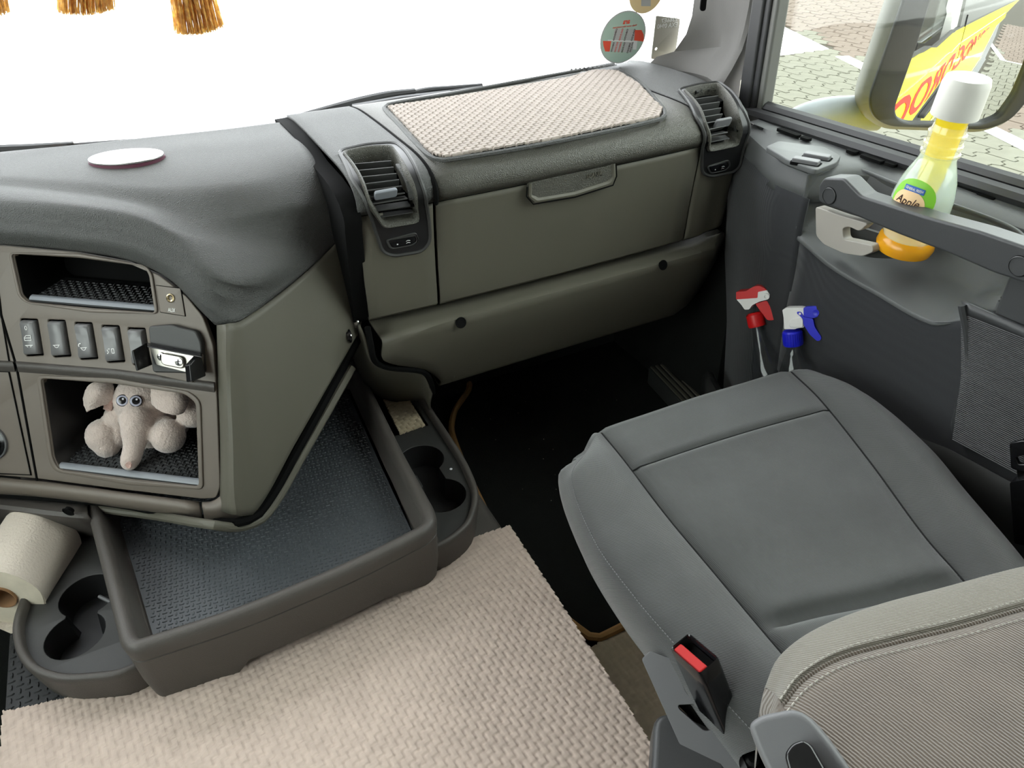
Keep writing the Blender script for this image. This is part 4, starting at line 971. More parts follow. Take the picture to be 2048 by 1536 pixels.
box('scrap_shelf', ((ws_out[0][0]+ws_out[2][0])/2-.01, (ws_out[0][1]+ws_out[2][1])/2, CZ-.014), (.08, .16, .004), 'plastic_tray', cu)
cL = [tp_(18, 1250, CZ), tp_(30, 1310, CZ), tp_(62, 1345, CZ), tp_(120, 1362, CZ), tp_(262, 1350, CZ), (-.10, .90), (-.12, 1.22), (-.34, 1.20)]
c2 = tp_(150, 1270, CZ-.014); c3 = (c2[0]+.02, c2[1]+.075)
cu2 = cup_unit('cup_holder', 'dark cup holder left of the storage tray, in front of the paper roll', cL, CZ, Tz-.0, [fig8(c2, c3, .043)], .043, CZ-.014)
p = V((c2[0]+.052, c2[1]+.05, CZ-.03)); tube('well_rib', [p+V((-.02, .03, 0)), p, p+V((.0, -.03, 0))], .003, 'plastic_grey', cu2, n=6, res=10)

# lower body right of the pod, under the dash
def yl(l, y): return [at(a, b, y=y) for a, b in l]
loft('lower_end', [yl([(716, 650), (730, 684), (738, 716), (772, 738), (842, 748), (862, 790)], 1.150), yl([(712, 690), (722, 712), (736, 742), (772, 762), (838, 772), (858, 815)], 1.19), yl([(704, 712), (716, 742), (740, 782), (780, 802), (850, 812), (870, 850)], 1.27)], 'plastic_olive', pod, nu=24, nv=14, solid=.004)

# ================================================================ PASSENGER SEAT
st = thing('passenger_seat', (.66, .4, 0), 'grey cloth passenger seat with stitched cushion and backrest folded forward', 'seat')
def zz(l, z): return [at(x, y, z=z_) for (x, y), z_ in zip(l, z if isinstance(z, (list, tuple)) else [z]*len(l))]
seamL = [(1203, 867), (1250, 925), (1330, 1030), (1430, 1150), (1520, 1258), (1600, 1352), (1680, 1446)]
stitL = [(1176, 902), (1143, 955), (1188, 1082), (1272, 1200), (1362, 1305), (1440, 1395), (1530, 1492)]
silL = [(1152, 922), (1117, 950), (1146, 1060), (1222, 1190), (1320, 1318), (1392, 1412), (1480, 1515)]
seamR = [(1583, 745), (1640, 800), (1740, 925), (1850, 1075), (1935, 1172), (2020, 1280), (2100, 1380)]
silR = [(1648, 752), (1745, 803), (1862, 905), (1935, 992), (2030, 1105), (2110, 1210), (2190, 1310)]
SLp = zz(seamL, [.455, .468, .470, .468, .468, .475, .48]); SRp = zz(seamR, [.455, .468, .470, .468, .468, .475, .48])
TLp = zz(stitL, [.450, .468, .472, .472, .472, .475, .475]); WLp = zz(silL, [.438, .43, .43, .43, .43, .43, .43]); WRp = zz(silR, [.440, .445, .450, .450, .450, .45, .45])
def cr(a, b, t, dz): return [p.lerp(q, t)+V((0, 0, dz_)) for p, q, dz_ in zip(a, b, dz)]
CLp = cr(SLp, TLp, .40, [.012, .026, .026, .026, .026, .026, .026]); CL2 = cr(SLp, TLp, .78, [.008, .016, .016, .016, .016, .016, .016]); CL0 = cr(SLp, TLp, .10, [.004, .012, .012, .012, .012, .012, .012])
CRp = cr(SRp, WRp, .42, [.010, .030, .036, .036, .036, .036, .036]); CR2 = cr(SRp, WRp, .80, [.006, .016, .020, .020, .020, .02, .02]); CR0 = cr(SRp, WRp, .08, [.004, .012, .012, .012, .012, .012, .012])
BLp = [p+V((.02, 0, -.07)) for p in WLp]; BRp = [p+V((-.01, 0, -.08)) for p in WRp]
PLp = cr(SLp, SRp, .035, [.006]*7); PRp = cr(SLp, SRp, .965, [.006]*7)
PM1 = cr(SLp, SRp, .25, [.008, .010, .010, .010, .010, .012, .012]); PM2 = cr(SLp, SRp, .5, [.010, .012, .010, .008, .008, .012, .012]); PM3 = cr(SLp, SRp, .75, [.008, .010, .010, .010, .010, .012, .012])
NT = 120
def longi(l): return crom(l, NT)
def front(c):                       # roll the front edge down
    c = longi(c); a = c[0]
    return [a+V((0, -.012, -.09)), a+V((0, .016, -.06)), a+V((0, .018, -.025)), a+V((0, .010, -.006))]+c
# side bolsters
for nm, cols in (('bolster', [BLp, WLp, TLp, CL2, CLp, CL0, SLp]), ('bolster', [SRp, CR0, CRp, CR2, WRp, BRp])):
    rows = [front(c) for c in cols]; rows = [[crom([r[j] for r in rows], 22)[i] for j in range(len(rows[0]))] for i in range(22)]
    loft(nm, rows, 'seat_cloth', st)
# centre panel, with its two cross seams pressed in
rows = [front(c) for c in [SLp, PLp, PM1, PM2, PM3, PRp, SRp]]; nrow = 26
rows = [crom([r[j] for r in rows], nrow) for j in range(len(rows[0]))]      # rows along depth
lng = longi(SLp); q1_ = at(1265, 945, z=.468); q2_ = at(1524, 1258, z=.468)
tc1 = 4+min(range(NT), key=lambda i: (lng[i]-q1_).length); tc2 = 4+min(range(NT), key=lambda i: (lng[i]-q2_).length)
for j, r in enumerate(rows):
    for i, p in enumerate(r):
        e = min(i, nrow-1-i)/(nrow-1); k = min(1, e*9)
        s = i/(nrow-1); d2 = j-tc2
        p.z += -.006*math.exp(-((j-tc1)/.9)**2)*k - .011*math.exp(-(d2/2.2)**2)*k + (.010*k*(1-math.exp(-max(0, d2)/5)) if d2 > 0 else .006*k*math.exp(-(d2/9)**2)) + .0022*math.exp(-((j-tc1)/5)**2)*k
pn = loft('cushion_panel', rows, 'seat_panel', st)
tube('cross_seam', [p+V((0, 0, .0006)) for p in rows[round(tc1)]], .0013, 'seam_dark', pn, n=5)
for c in (SLp, SRp): tube('side_seam', [p+V((0, 0, -.001)) for p in longi(c)], .0028, 'seam_dark', st, n=6)
for c, dx in ((TLp, .0), (TLp, .008)):
    P = longi(c); pr = []
    for i in range(0, NT-1):
        if i % 1 == 0:
            a = P[i]+V((dx, 0, .0015+dx*.4)); b = a+(P[i+1]-P[i])*.6; d = (b-a).normalized()*.0; q = V((.0006, 0, 0)); w_ = V((0, 0, .0006))
            pr.append(([a-q, a+w_, a+q, b-q, b+w_, b+q], [(0, 1, 4, 3), (1, 2, 5, 4)]))
    tag(joined('stitching', pr, 'plastic_grey', st), kind='stuff')
# base under the cushion
prism('seat_base', rnd([(.56, .02), (.86, .02), (.86, .60), (.56, .60)], .03), Frame((0, 0, 0), (1, 0, 0), (0, 1, 0)), .012, .36, 'plastic_black', st, bevel=.01)
# backrest folded forward: rolled edge with light from above put into its paler colour, welt, ribbed back
bE = zz([(1549, 1388), (1578, 1322), (1650, 1266), (1770, 1218), (1910, 1180), (2060, 1140), (2200, 1110)], .585)
bF = [p+V((.012, .020, -.030)) for p in bE]; bG = [p+V((.016, .012, -.10)) for p in bE]
bS = zz([(1560, 1400), (1598, 1350), (1672, 1304), (1790, 1268), (1915, 1238), (2060, 1196), (2200, 1165)], .612)
bW = zz([(1566, 1412), (1606, 1362), (1680, 1318), (1795, 1286), (1918, 1256), (2060, 1216), (2200, 1186)], .608)
bU = zz([(1574, 1424), (1616, 1376), (1690, 1332), (1800, 1302), (1921, 1274), (2060, 1236), (2200, 1206)], .617)
bV = zz([(1592, 1448), (1640, 1420), (1712, 1388), (1815, 1360), (1930, 1338), (2060, 1312), (2200, 1290)], .628)
bX = zz([(1628, 1490), (1672, 1480), (1740, 1465), (1840, 1450), (1950, 1438), (2070, 1425), (2200, 1410)], .640)
bY = zz([(1680, 1560), (1720, 1560), (1780, 1560), (1870, 1560), (1970, 1560), (2080, 1560), (2200, 1560)], .650)
bZ = [p+V((.0, -.20, .0)) for p in bY]
for r in (bE, bF, bG, bS, bW, bU, bV, bX, bY, bZ):
    d = r[-1]-r[-2]; k = max(.0, (.90-r[-1].x)); r.append(V((.90, r[-1].y-.05*k, r[-1].z))); r.append(V((.925, r[-1].y-.015, r[-1].z-.012)))
rsd = [r[-1] for r in (bG, bF, bE, bS, bW, bU, bV, bX, bY, bZ)]
loft('backrest_flank', [rsd, [p+V((.008, -.004, -.03)) for p in rsd], [p+V((.0, -.004, -.11)) for p in rsd]], 'seat_rib', st, nu=30, nv=12)
bk = loft('backrest_edge', [bG, bF, bE, bS, bW], 'seat_edge_lit', st, nu=70, nv=30)
loft('backrest_panel', [bW, bU, bV, bX, bY, bZ], 'seat_rib', st, nu=70, nv=50)
lside = [r[0] for r in (bW, bU, bV, bX, bY, bZ)]
lside = [bG[0], bF[0], bE[0], bS[0]]+lside
loft('backrest_side', [lside, [p+V((-.006, -.006, -.02)) for p in lside], [p+V((.006, -.006, -.10)) for p in lside]], 'seat_rib', st, nu=30, nv=14)
tube('welt', [p+V((0, 0, .001)) for p in bW], .0022, 'seat_rib', st, n=6, res=60)
for l in (bS, bU):
    P = crom(l, 90); pr = []
    for i in range(0, 89):
        a = P[i]+V((0, 0, .0012)); b = P[i].lerp(P[i+1], .62)+V((0, 0, .0012)); q = V((0, .0008, 0)); w_ = V((0, 0, .0008))
        pr.append(([a-q, a+w_, a+q, b-q, b+w_, b+q], [(0, 1, 4, 3), (1, 2, 5, 4)]))
    tag(joined('backrest_stitching', pr, 'thread', st), kind='stuff')
# recliner cover and lever at the hinge
f = Frame(at(1580, 1480, z=.65), V((.35, -.9, 0)), V((.75, .25, .55)))
if f.n.dot(CAM-f.o) < 0: f = Frame(f.o, f.u, -f.v)
prism('recliner_cover', rnd(f.pts([(1494, 1448), (1520, 1430), (1600, 1414), (1652, 1470), (1706, 1545), (1720, 1600), (1560, 1600), (1512, 1500)]), .012, 5), f, -.045, .0, 'plastic_grey', st, bevel=.008, seg=3)
prism('recliner_lever', rnd(f.pts([(1567, 1508), (1584, 1486), (1606, 1480), (1622, 1490), (1662, 1560), (1662, 1600), (1592, 1600)], .018), .006, 4), f, .0, .018, 'gloss_black', st, bevel=.004, seg=3)
# belt housing with its dark slot
T_ = at(1388, 1306, z=.53); Bm = at(1450, 1455, z=.415)
hf = Frame(at(1400, 1440, z=.42), V((.30, -.85, -.25)), V((.75, .35, .55)))
if hf.n.dot(CAM-hf.o) < 0: hf = Frame(hf.o, hf.u, -hf.v)
hp = hf.pts([(1283, 1318), (1300, 1302), (1343, 1318), (1372, 1385), (1395, 1408), (1356, 1410), (1358, 1418), (1408, 1462), (1420, 1462), (1450, 1442), (1466, 1475), (1500, 1545), (1520, 1620), (1430, 1620), (1360, 1490)])
prism('belt_housing', rnd(hp, .003), hf, -.03, 0, 'plastic_grey', st, bevel=.003)
prism('belt_slot', rnd(hf.pts([(1352, 1408), (1366, 1396), (1424, 1452), (1412, 1468)]), .004), hf, -.028, -.012, 'gap_black', st)
prism('lower_shield', rnd([(-.03, -.05), (.05, -.05), (.06, .03), (.02, .05), (-.02, .045)], .015), Frame(at(1350, 1515, z=.40), V((.8, -.5, 0)), V((.5, .8, .2))), -.05, 0, 'plastic_bar', st, bevel=.008, seg=3)
for q in ((1462, 1452, .40), (1483, 1490, .40), (1500, 1520, .40)):
    lathe('hinge_bolt', [(.008, 0), (.008, .006), (.005, .008), (0, .008)], Frame(at(q[0], q[1], z=q[2]), (1, 0, 0), (0, 1, .3)), 'steel' if q[1] == 1490 else 'plastic_black', st, n=10)
box('hinge_block', at(1490, 1490, z=.36), (.07, .12, .05), 'gap_black', st)

# seat belt buckles
bu = thing('seat_belt_buckle', Bm, 'black seat belt buckle with a red release button standing left of the seat', 'buckle')
ax_ = (T_-Bm).normalized(); ud = V((.10, -1, 0)); ud = (ud-ax_*ud.dot(ax_)).normalized()
bf = Frame(T_, ud, ax_.cross(ud)); 
if bf.n.dot(ax_) < 0: bf = Frame(T_, ud, ud.cross(ax_)*-1 if False else -(ax_.cross(ud)))
hw, ht = .0235, .0135
def brow(s, h, t=1): return [bf.w(a, b, h) for a, b in rnd([(-hw*s, -ht*t), (hw*s, -ht*t), (hw*s, ht*t), (-hw*s, ht*t)], .004, 3)]
rows = [brow(.93, -.014, .86), brow(.93, -.001, .86), brow(.97, .0005, .95), brow(1, -.001), brow(1, -.02), brow(.98, -.06, .98), brow(.92, -.13, .9), brow(.80, -.165, .8)]
vs, fs = grid(rows, cu=True); mk('body', vs, fs, 'gloss_black', bu, ang=40)
sgn = 1 if (bf.v.dot(V((-1, 0, 0))) > 0) else -1
prism('release_button', rnd([(-hw*.9, sgn*.0005), (hw*.9, sgn*.0005), (hw*.9, sgn*ht*.86), (-hw*.9, sgn*ht*.86)], .003), bf, -.012, -.0012, 'red_button', bu, bevel=.002)
prism('slot', [(-hw*.9, -sgn*.001), (hw*.9, -sgn*.001), (hw*.9, -sgn*ht*.8), (-hw*.9, -sgn*ht*.8)], bf, -.016, -.012, 'gap_black', bu)
b2 = thing('belt_anchor', at(2060, 1060, x=.99), 'black seat belt latch with steel tongue at the right side of the seat', 'buckle')
f = Frame(at(2046, 1000, x=.985), V((.25, -.97, 0)), V((0, .25, 1)))
if f.n.dot(CAM-f.o) < 0: f = Frame(f.o, -f.u, f.v)
prism('cover', rnd(f.pts([(2025, 958), (2060, 950), (2090, 1090), (2034, 1080)]), .004), f, -.012, .012, 'gloss_black', b2, bevel=.004)
ton = f.pts([(2021, 884), (2050, 878), (2075, 885), (2085, 950), (2024, 935)]); hol = f.pts([(2034, 912), (2056, 906), (2070, 912), (2072, 926), (2040, 926)])
plate('tongue', rnd(ton, .004), [rnd(hol, .002)], f, .005, .008, 'gloss_black', b2, bev=.0015)
plate('tongue_blade', rnd(f.pts([(2034, 930), (2060, 925), (2066, 962), (2036, 960)]), .002), [], f, .002, .003, 'chrome', b2, bev=.0005)
prism('bracket', rnd(f.pts([(1985, 1030), (2034, 1040), (2034, 1052), (2000, 1052)]), .002), f, -.03, -.02, 'plastic_grey', b2)

# ================================================================ PLUSH ELEPHANT IN THE CUBBY
el = thing('plush_elephant', FP(265, 930, -.03), 'pinkish beige plush elephant sitting in the lower cubby of the console', 'plush toy')
pr = []
def ball(px, py, d, r, sq=(1, 1, 1)): return ellipsoid_vf(FP(px, py, d), (r*sq[0], r*sq[1], r*sq[2]))
pr.append(ball(286, 800, -.070, .046, (1, .9, 1)))                                        # head
pr.append(ball(315, 850, -.105, .050, (1.1, 1, .8)))                                       # body
pr.append(ball(225, 850, -.085, .022)); pr.append(ball(240, 835, -.065, .026))
pr.append(ball(207, 872, -.048, .0285, (1, 1, 1.06))); pr.append(ball(214, 890, -.046, .022)); pr.append(ball(236, 868, -.06, .024))   # front legs
pr.append(ball(336, 872, -.050, .0285, (1, 1, 1.02))); pr.append(ball(326, 862, -.062, .026))
pr.append(ball(385, 825, -.075, .026)); pr.append(ball(380, 800, -.085, .030))
for (x, y, d, r) in ((272, 835, -.038, .027), (272, 850, -.032, .0245), (271, 865, -.029, .0225), (270, 880, -.026, .019), (268, 893, -.023, .0170), (265, 905, -.019, .0162), (262, 916, -.015, .0158), (259, 924, -.012, .0140)): pr.append(ball(x, y, d, r))
eb = joined('body', pr, 'plush', el); md = eb.modifiers.new('r', 'REMESH'); md.mode = 'VOXEL'; md.voxel_size = .0025; md.use_smooth_shade = True
md = eb.modifiers.new('s', 'SMOOTH'); md.iterations = 6; md.factor = .5
tx = bpy.data.textures.new('plush_pile', 'CLOUDS'); tx.noise_scale = .004; md = eb.modifiers.new('d', 'DISPLACE'); md.texture = tx; md.strength = .0022; md.mid_level = .5
def ear(rows_, m1, nm):
    o = loft(nm, rows_, m1, el, nu=18, nv=14); md = o.modifiers.new('s', 'SOLIDIFY'); md.thickness = .012; md.offset = 0
    md = o.modifiers.new('u', 'SUBSURF'); md.levels = 2; md.render_levels = 2
    md = o.modifiers.new('d', 'DISPLACE'); md.texture = tx; md.strength = .002; md.mid_level = .5; return o
ear([[FP(222, 758, -.05), FP(226, 785, -.045), FP(220, 805, -.05)], [FP(200, 762, -.035), FP(203, 785, -.026), FP(200, 808, -.034)], [FP(182, 772, -.03), FP(186, 795, -.020), FP(186, 815, -.028)], [FP(172, 800, -.035), FP(174, 812, -.030), FP(178, 822, -.034)]], 'plush', 'ear')
ear([[FP(306, 758, -.032), FP(305, 785, -.026), FP(308, 806, -.030)], [FP(332, 760, -.030), FP(332, 800, -.020), FP(326, 822, -.022)], [FP(356, 770, -.036), FP(358, 805, -.026), FP(350, 828, -.026)], [FP(372, 785, -.050), FP(372, 805, -.045), FP(364, 822, -.042)]], 'plush', 'ear')
loft('ear_lining', [[FP(226, 772, -.043), FP(228, 800, -.042), FP(222, 826, -.046)], [FP(206, 790, -.038), FP(208, 805, -.037), FP(206, 818, -.041)]], 'plush_inner', el, nu=10, nv=6, solid=.003)
hc = FP(286, 800, -.070)
for px, py in ((245, 801), (272, 802)):
    r = ray(px, py).normalized(); L = (hc-CAM).dot(r); dd = ((hc-CAM)-r*L).length; p = CAM+r*(L-math.sqrt(max(1e-5, .044**2-dd**2))-.0015)
    nrm_ = ((p-hc).normalized()*.35-r*.65).normalized(); f = Frame(p, nrm_.cross(V((0, 0, 1))) * -1, nrm_.cross(nrm_.cross(V((0, 0, 1)))) * -1)
    if f.n.dot(r) > 0: f = Frame(p, f.u, -f.v)
    ey = lathe('eye', [(.0092, -.003), (.0092, 0), (.0082, .0018), (0, .0028)], f, 'eye_ring', el, n=24)
    lathe('outline', [(.0098, -.003), (.0098, .0004), (.0088, .0008)], f, 'eye_dark', ey, n=24, caps=False)
    lathe('iris', [(.0062, .0012), (.0058, .0026), (0, .0034)], f, 'eye_dark', ey, n=20)
    lathe('glint', [(.0018, 0), (.0014, .0006), (0, .0008)], f.off(.002, .0022, .0030), 'eye_white', ey, n=10)
lathe('trunk_tip', [(.006, 0), (.005, .002), (.0035, .001), (0, .0015)], Frame(FP(258, 930, .003), fu, fv), 'plush_inner', el, n=14)

# ================================================================ PAPER ROLL
pa = thing('paper_towel_roll', at(60, 1180, z=.27), 'white paper towel roll with embossed sheets lying left of the storage tray', 'paper roll')
Ae = at(0, 1165, z=.40); Be = at(85, 1035, z=.40)
axr = V((.42, .90, .0)).normalized(); c0 = at(3, 1196, z=.268)
f = Frame(c0, axr.cross(V((0, 0, 1))).normalized(), (axr.cross(V((0, 0, 1)))).cross(axr)); 
if f.n.dot(axr) < 0: f = Frame(c0, -f.u, f.v)
RR = .064
def wob(a, h): return RR*(1+.02*math.sin(3*a+h*30)+.012*math.sin(7*a))
rows = []
for h in [i*.010 for i in range(14)]:
    rows.append([f.w(wob(a, h)*math.cos(a), wob(a, h)*math.sin(a), h) for a in [2*math.pi*j/40 for j in range(40)]])
vs, fs = grid(rows, cu=True); mk('paper', vs, fs, 'paper', pa, ang=70)
lathe('end_face', [(.0215, .003), (.062, .001), (RR*1.01, .002)], f, 'paper_end', pa, n=40, caps=False)
lathe('core', [(.021, .12), (.021, -.001), (.0225, -.001), (.0225, .02)], f, 'cardboard', pa, n=28, caps=False)
# loose end hanging from the front edge
le = []
for j in range(14):
    a = R_(-100+j*14.0); r0 = wob(a, 0)*1.01
    le.append([f.w(r0*math.cos(a), r0*math.sin(a), .03), f.w(r0*math.cos(a), r0*math.sin(a), 0), f.w(r0*math.cos(a)*1.02, r0*math.sin(a)*1.02, -.012-.004*math.sin(j*1.7))])
loft('loose_sheet', le, 'paper', pa, nu=8)

# ================================================================ BOTTLES BY THE DOOR
def zp(x, y): return (1420+x/6.827, 530+y/6.827)
def spray(label, grp, base_px, neck_px, xx, polys, collar, bodyprof, ang):
    pass
NV = V((-.86, -.46, .22)).normalized()
def head_frame(p): 
    u_ = V((0, 0, 1)).cross(NV).normalized(); return Frame(p, u_, NV.cross(u_))
# red trigger bottle
rN = at(*zp(620, 730), x=.995); fr_ = head_frame(rN)
red = thing('spray_bottle', rN+V((0, -.05, -.2)), 'clear spray bottle with red and white trigger head in the door pocket', 'spray bottle', 'trigger spray bottles in the door pocket')
def hp_(nm, pts, c0_, c1_, m1, par, r=.002, fr=None): return prism(nm, rnd((fr or fr_).pts([zp(*p) for p in pts]), r, 3), fr or fr_, c0_, c1_, m1, par, bevel=.0015)
hp_('head_cap', [(385, 350), (520, 337), (620, 278), (700, 268), (760, 290), (802, 326), (682, 350), (676, 432), (385, 452)], -.013, .013, 'red_plastic', red)
hp_('head_body', [(388, 452), (676, 432), (682, 350), (802, 326), (846, 392), (822, 452), (700, 482), (606, 530), (560, 590), (500, 592), (450, 520)], -.0125, .0125, 'white_plastic', red)
a, b = fr_.px(*zp(800, 410)); lathe('nozzle', [(.0062, 0), (.0062, .004), (.0035, .004), (.003, .001), (0, .001)], fr_.off(a, b, .0125), 'white_plastic', red, n=16)
hp_('trigger', [(630, 515), (700, 500), (790, 470), (830, 540), (922, 690), (885, 745), (800, 745), (728, 650)], -.008, .008, 'red_plastic', red, .004)
axd = (at(1514, 595, x=.995)-at(1550, 745, x=.995)).normalized()
uu = axd.cross(V((0, 1, 0))).normalized(); cf_ = Frame(rN+axd*-.012, uu, axd.cross(uu))
if cf_.n.dot(axd) < 0: cf_ = Frame(cf_.o, -cf_.u, cf_.v)
lathe('collar', [(.0165, -.004), (.0172, .0), (.0168, .02), (.012, .024), (0, .024)], cf_, 'red_plastic', red, n=32)
lathe('bottle', [(.0105, 0), (.0105, -.012), (.013, -.03), (.020, -.055), (.030, -.085), (.034, -.11), (.034, -.20), (.030, -.206), (0, -.206)], cf_, 'bottle_clear', red, n=36, caps=False)
tube('dip_tube', [cf_.w(0, 0, 0), cf_.w(.004, 0, -.1), cf_.w(.002, 0, -.2)], .003, 'bottle_clear', red, n=8)
class Cyl:
    def __init__(s, f, r, a0): s.f, s.r, s.a0 = f, r, a0
    def w(s, a, b, c=0):
        r = s.r(b) if callable(s.r) else s.r; t = s.a0+a/r; return s.f.w((r+c)*math.cos(t), (r+c)*math.sin(t), b)
def wrap(nm, cy, pts, m1, par, c=.0006, nn=14):
    """a sheet on a cylinder: pts = list of (a, b_low, b_high)"""
    rows = [[cy.w(a, lo, c) for a, lo, hi in pts], [cy.w(a, (lo+hi)/2, c) for a, lo, hi in pts], [cy.w(a, hi, c) for a, lo, hi in pts]]
    vs, fs = grid(rows); return mk(nm, vs, fs, m1, par, fix=False)
tocam = CAM-cf_.o; ang0 = math.atan2(tocam.dot(cf_.v), tocam.dot(cf_.u))
cy = Cyl(cf_, .0345, ang0); wrap('label', cy, [(-.055+.009*i, -.19, -.108-.022*(i/12)) for i in range(13)], 'label_white', red); wrap('label_band', cy, [(-.055+.009*i, -.130-.012*(i/12), -.108-.022*(i/12)) for i in range(9)], 'label_orange', red, c=.0011)
# blue trigger bottle
bN = at(*zp(1130, 1000), x=.985); fb_ = head_frame(bN)
blu = thing('spray_bottle', bN+V((0, 0, -.2)), 'clear spray bottle with blue and white trigger head in the door pocket', 'spray bottle', 'trigger spray bottles in the door pocket')
hp_('head_body', [(1005, 600), (1060, 572), (1305, 570), (1300, 640), (1285, 700), (1300, 800), (1300, 838), (1200, 850), (1180, 862), (1030, 862), (1022, 700)], -.009, .009, 'white_plastic', blu, fr=fb_)
hp_('piston', [(1105, 770), (1130, 720), (1290, 705), (1296, 830), (1140, 830), (1110, 820)], .009, .0125, 'white_plastic', blu, .004, fr=fb_)
hp_('nozzle', [(1296, 580), (1300, 568), (1465, 540), (1500, 560), (1512, 600), (1510, 680), (1432, 712), (1300, 690)], -.011, .011, 'blue_plastic', blu, .003, fr=fb_)
hp_('trigger', [(1205, 622), (1262, 620), (1300, 690), (1425, 715), (1450, 830), (1545, 970), (1530, 1010), (1480, 1022), (1380, 930), (1300, 800), (1270, 700), (1210, 650)], -.0105, .0105, 'blue_plastic', blu, .003, fr=fb_)
a, b = fb_.px(*zp(1250, 648)); lathe('pivot', [(.0022, 0), (.0022, .001), (0, .001)], fb_.off(a, b, .0105), 'white_plastic', blu, n=10)
a, b = fb_.px(*zp(1470, 630)); lathe('outlet', [(.006, 0), (.006, .003), (.003, .003), (0, .002)], fb_.off(a, b, .011), 'blue_plastic', blu, n=14)
axb = (at(1598, 630, x=.985)-at(1607, 745, x=.985)).normalized(); uu = axb.cross(V((0, 1, 0))).normalized(); cb_ = Frame(bN+axb*-.010, uu, axb.cross(uu))
if cb_.n.dot(axb) < 0: cb_ = Frame(cb_.o, -cb_.u, cb_.v)
rows = []
for r, h in ((.0172, -.003), (.0178, 0), (.0176, .022), (.0150, .025), (.0001, .0255)):
    rows.append([cb_.w((r+(.0005 if j % 2 and 0 <= h < .023 else 0))*math.cos(2*math.pi*j/56), (r+(.0005 if j % 2 and 0 <= h < .023 else 0))*math.sin(2*math.pi*j/56), h) for j in range(56)])
vs, fs = grid(rows, cu=True); mk('collar', vs, fs, 'blue_plastic', blu, ang=20)
lathe('bottle', [(.0125, 0), (.0125, -.012), (.017, -.022), (.028, -.05), (.033, -.08), (.034, -.11), (.034, -.19), (.030, -.196), (0, -.196)], cb_, 'bottle_clear', blu, n=36, caps=False)
tube('dip_tube', [cb_.w(0, 0, 0), cb_.w(.003, 0, -.1), cb_.w(.002, 0, -.19)], .003, 'bottle_clear', blu, n=8)

# gel air freshener standing in the grab recess
AX = 1.035
g1 = at(1940, 150, x=AX); g0_ = at(1806, 498, x=AX); axg = (g1-g0_).normalized(); HG = (g1-g0_).length
uu = axg.cross(V((0, 1, 0))).normalized(); gf = Frame(g0_, uu, axg.cross(uu))
if gf.n.dot(axg) < 0: gf = Frame(g0_, -gf.u, gf.v)
af = thing('air_freshener', g0_, 'apple air freshener bottle with white cap, yellow neck and amber base behind the grab bar', 'air freshener')
lathe('base', [(0, -.004), (.030, -.004), (.040, .0), (.043, .010), (.041, .020), (.036, .026)], gf, 'orange_gel', af, n=36)
def br(h): return [.036, .041, .043, .0425, .039, .032, .026][min(6, int(h/.022))]
lathe('bottle', [(.036, .022), (.0405, .035), (.0435, .055), (.0440, .075), (.0425, .095), (.0375, .118), (.0300, .138), (.0255, .150), (.0250, .158)], gf, 'bottle_milky', af, n=40, caps=False)
prf = [(.0255, .156), (.0275, .158), (.0275, .161), (.0250, .163), (.0250, .168), (.0268, .170), (.0268, .173), (.0248, .175), (.0248, .184), (.0262, .186), (.0262, .189), (.0235, .191), (.0220, .20)]
lathe('threaded_neck', [(r, h) for r, h in prf], gf, 'clear_threads', af, n=40, caps=False)
lathe('gel_wick', [(.012, .03), (.014, .08), (.018, .12), (.0195, .16), (.0205, .20), (.0225, HG-.052)], gf, 'liquid_yellow', af, n=28)
lathe('cap', [(.0300, HG-.055), (.0318, HG-.055), (.0312, HG-.012), (.0285, HG-.003), (.020, HG-.0005), (.012, HG-.002), (0, HG-.0025)], gf, 'cap_white', af, n=40)
tc_ = CAM-gf.o; a0 = math.atan2(tc_.dot(gf.v), tc_.dot(gf.u))-.30
PRB = [(.036, .022), (.0405, .035), (.0435, .055), (.0440, .075), (.0425, .095), (.0375, .118), (.0300, .138)]
def rb_(h):
    for (r0, h0), (r1, h1) in zip(PRB, PRB[1:]):
        if h0 <= h <= h1: return r0+(r1-r0)*(h-h0)/(h1-h0)
    return PRB[0][0] if h < .03 else PRB[-1][0]
def blob(nm, cx, cz, w_, h_, m1, c, par):
    cyl = Cyl(gf, rb_, a0); rows = []
    for t in (0, .35, .7, 1):
        rows.append([cyl.w(cx+w_*t*math.cos(a), cz+h_*t*math.sin(a), c) for a in [2*math.pi*j/30 for j in range(30)]])
    vs, fs = grid(rows, cu=True); return mk(nm, vs, fs, m1, par, fix=False)
lab = blob('label', -.002, .094, .034, .032, 'label_green', .0008, af); blob('label_panel', -.005, .088, .025, .022, 'label_cream', .0013, lab)
cyl = Cyl(gf, rb_, a0)
wrap('banner', cyl, [(-.018+.003*i, .107+.0016*math.sin(i*.3), .115+.0016*math.sin(i*.3)) for i in range(11)], 'label_blue', lab, c=.0018)
text('brand_line', 'GENERAL FRESH', cyl, -.003, .112, .0036, 'print_white', lab, width=.026, depth=.0024)
text('scent_name', 'Apple', cyl, -.006, .092, .015, 'ink_dark', lab, width=.036, depth=.0020, shear=.3)

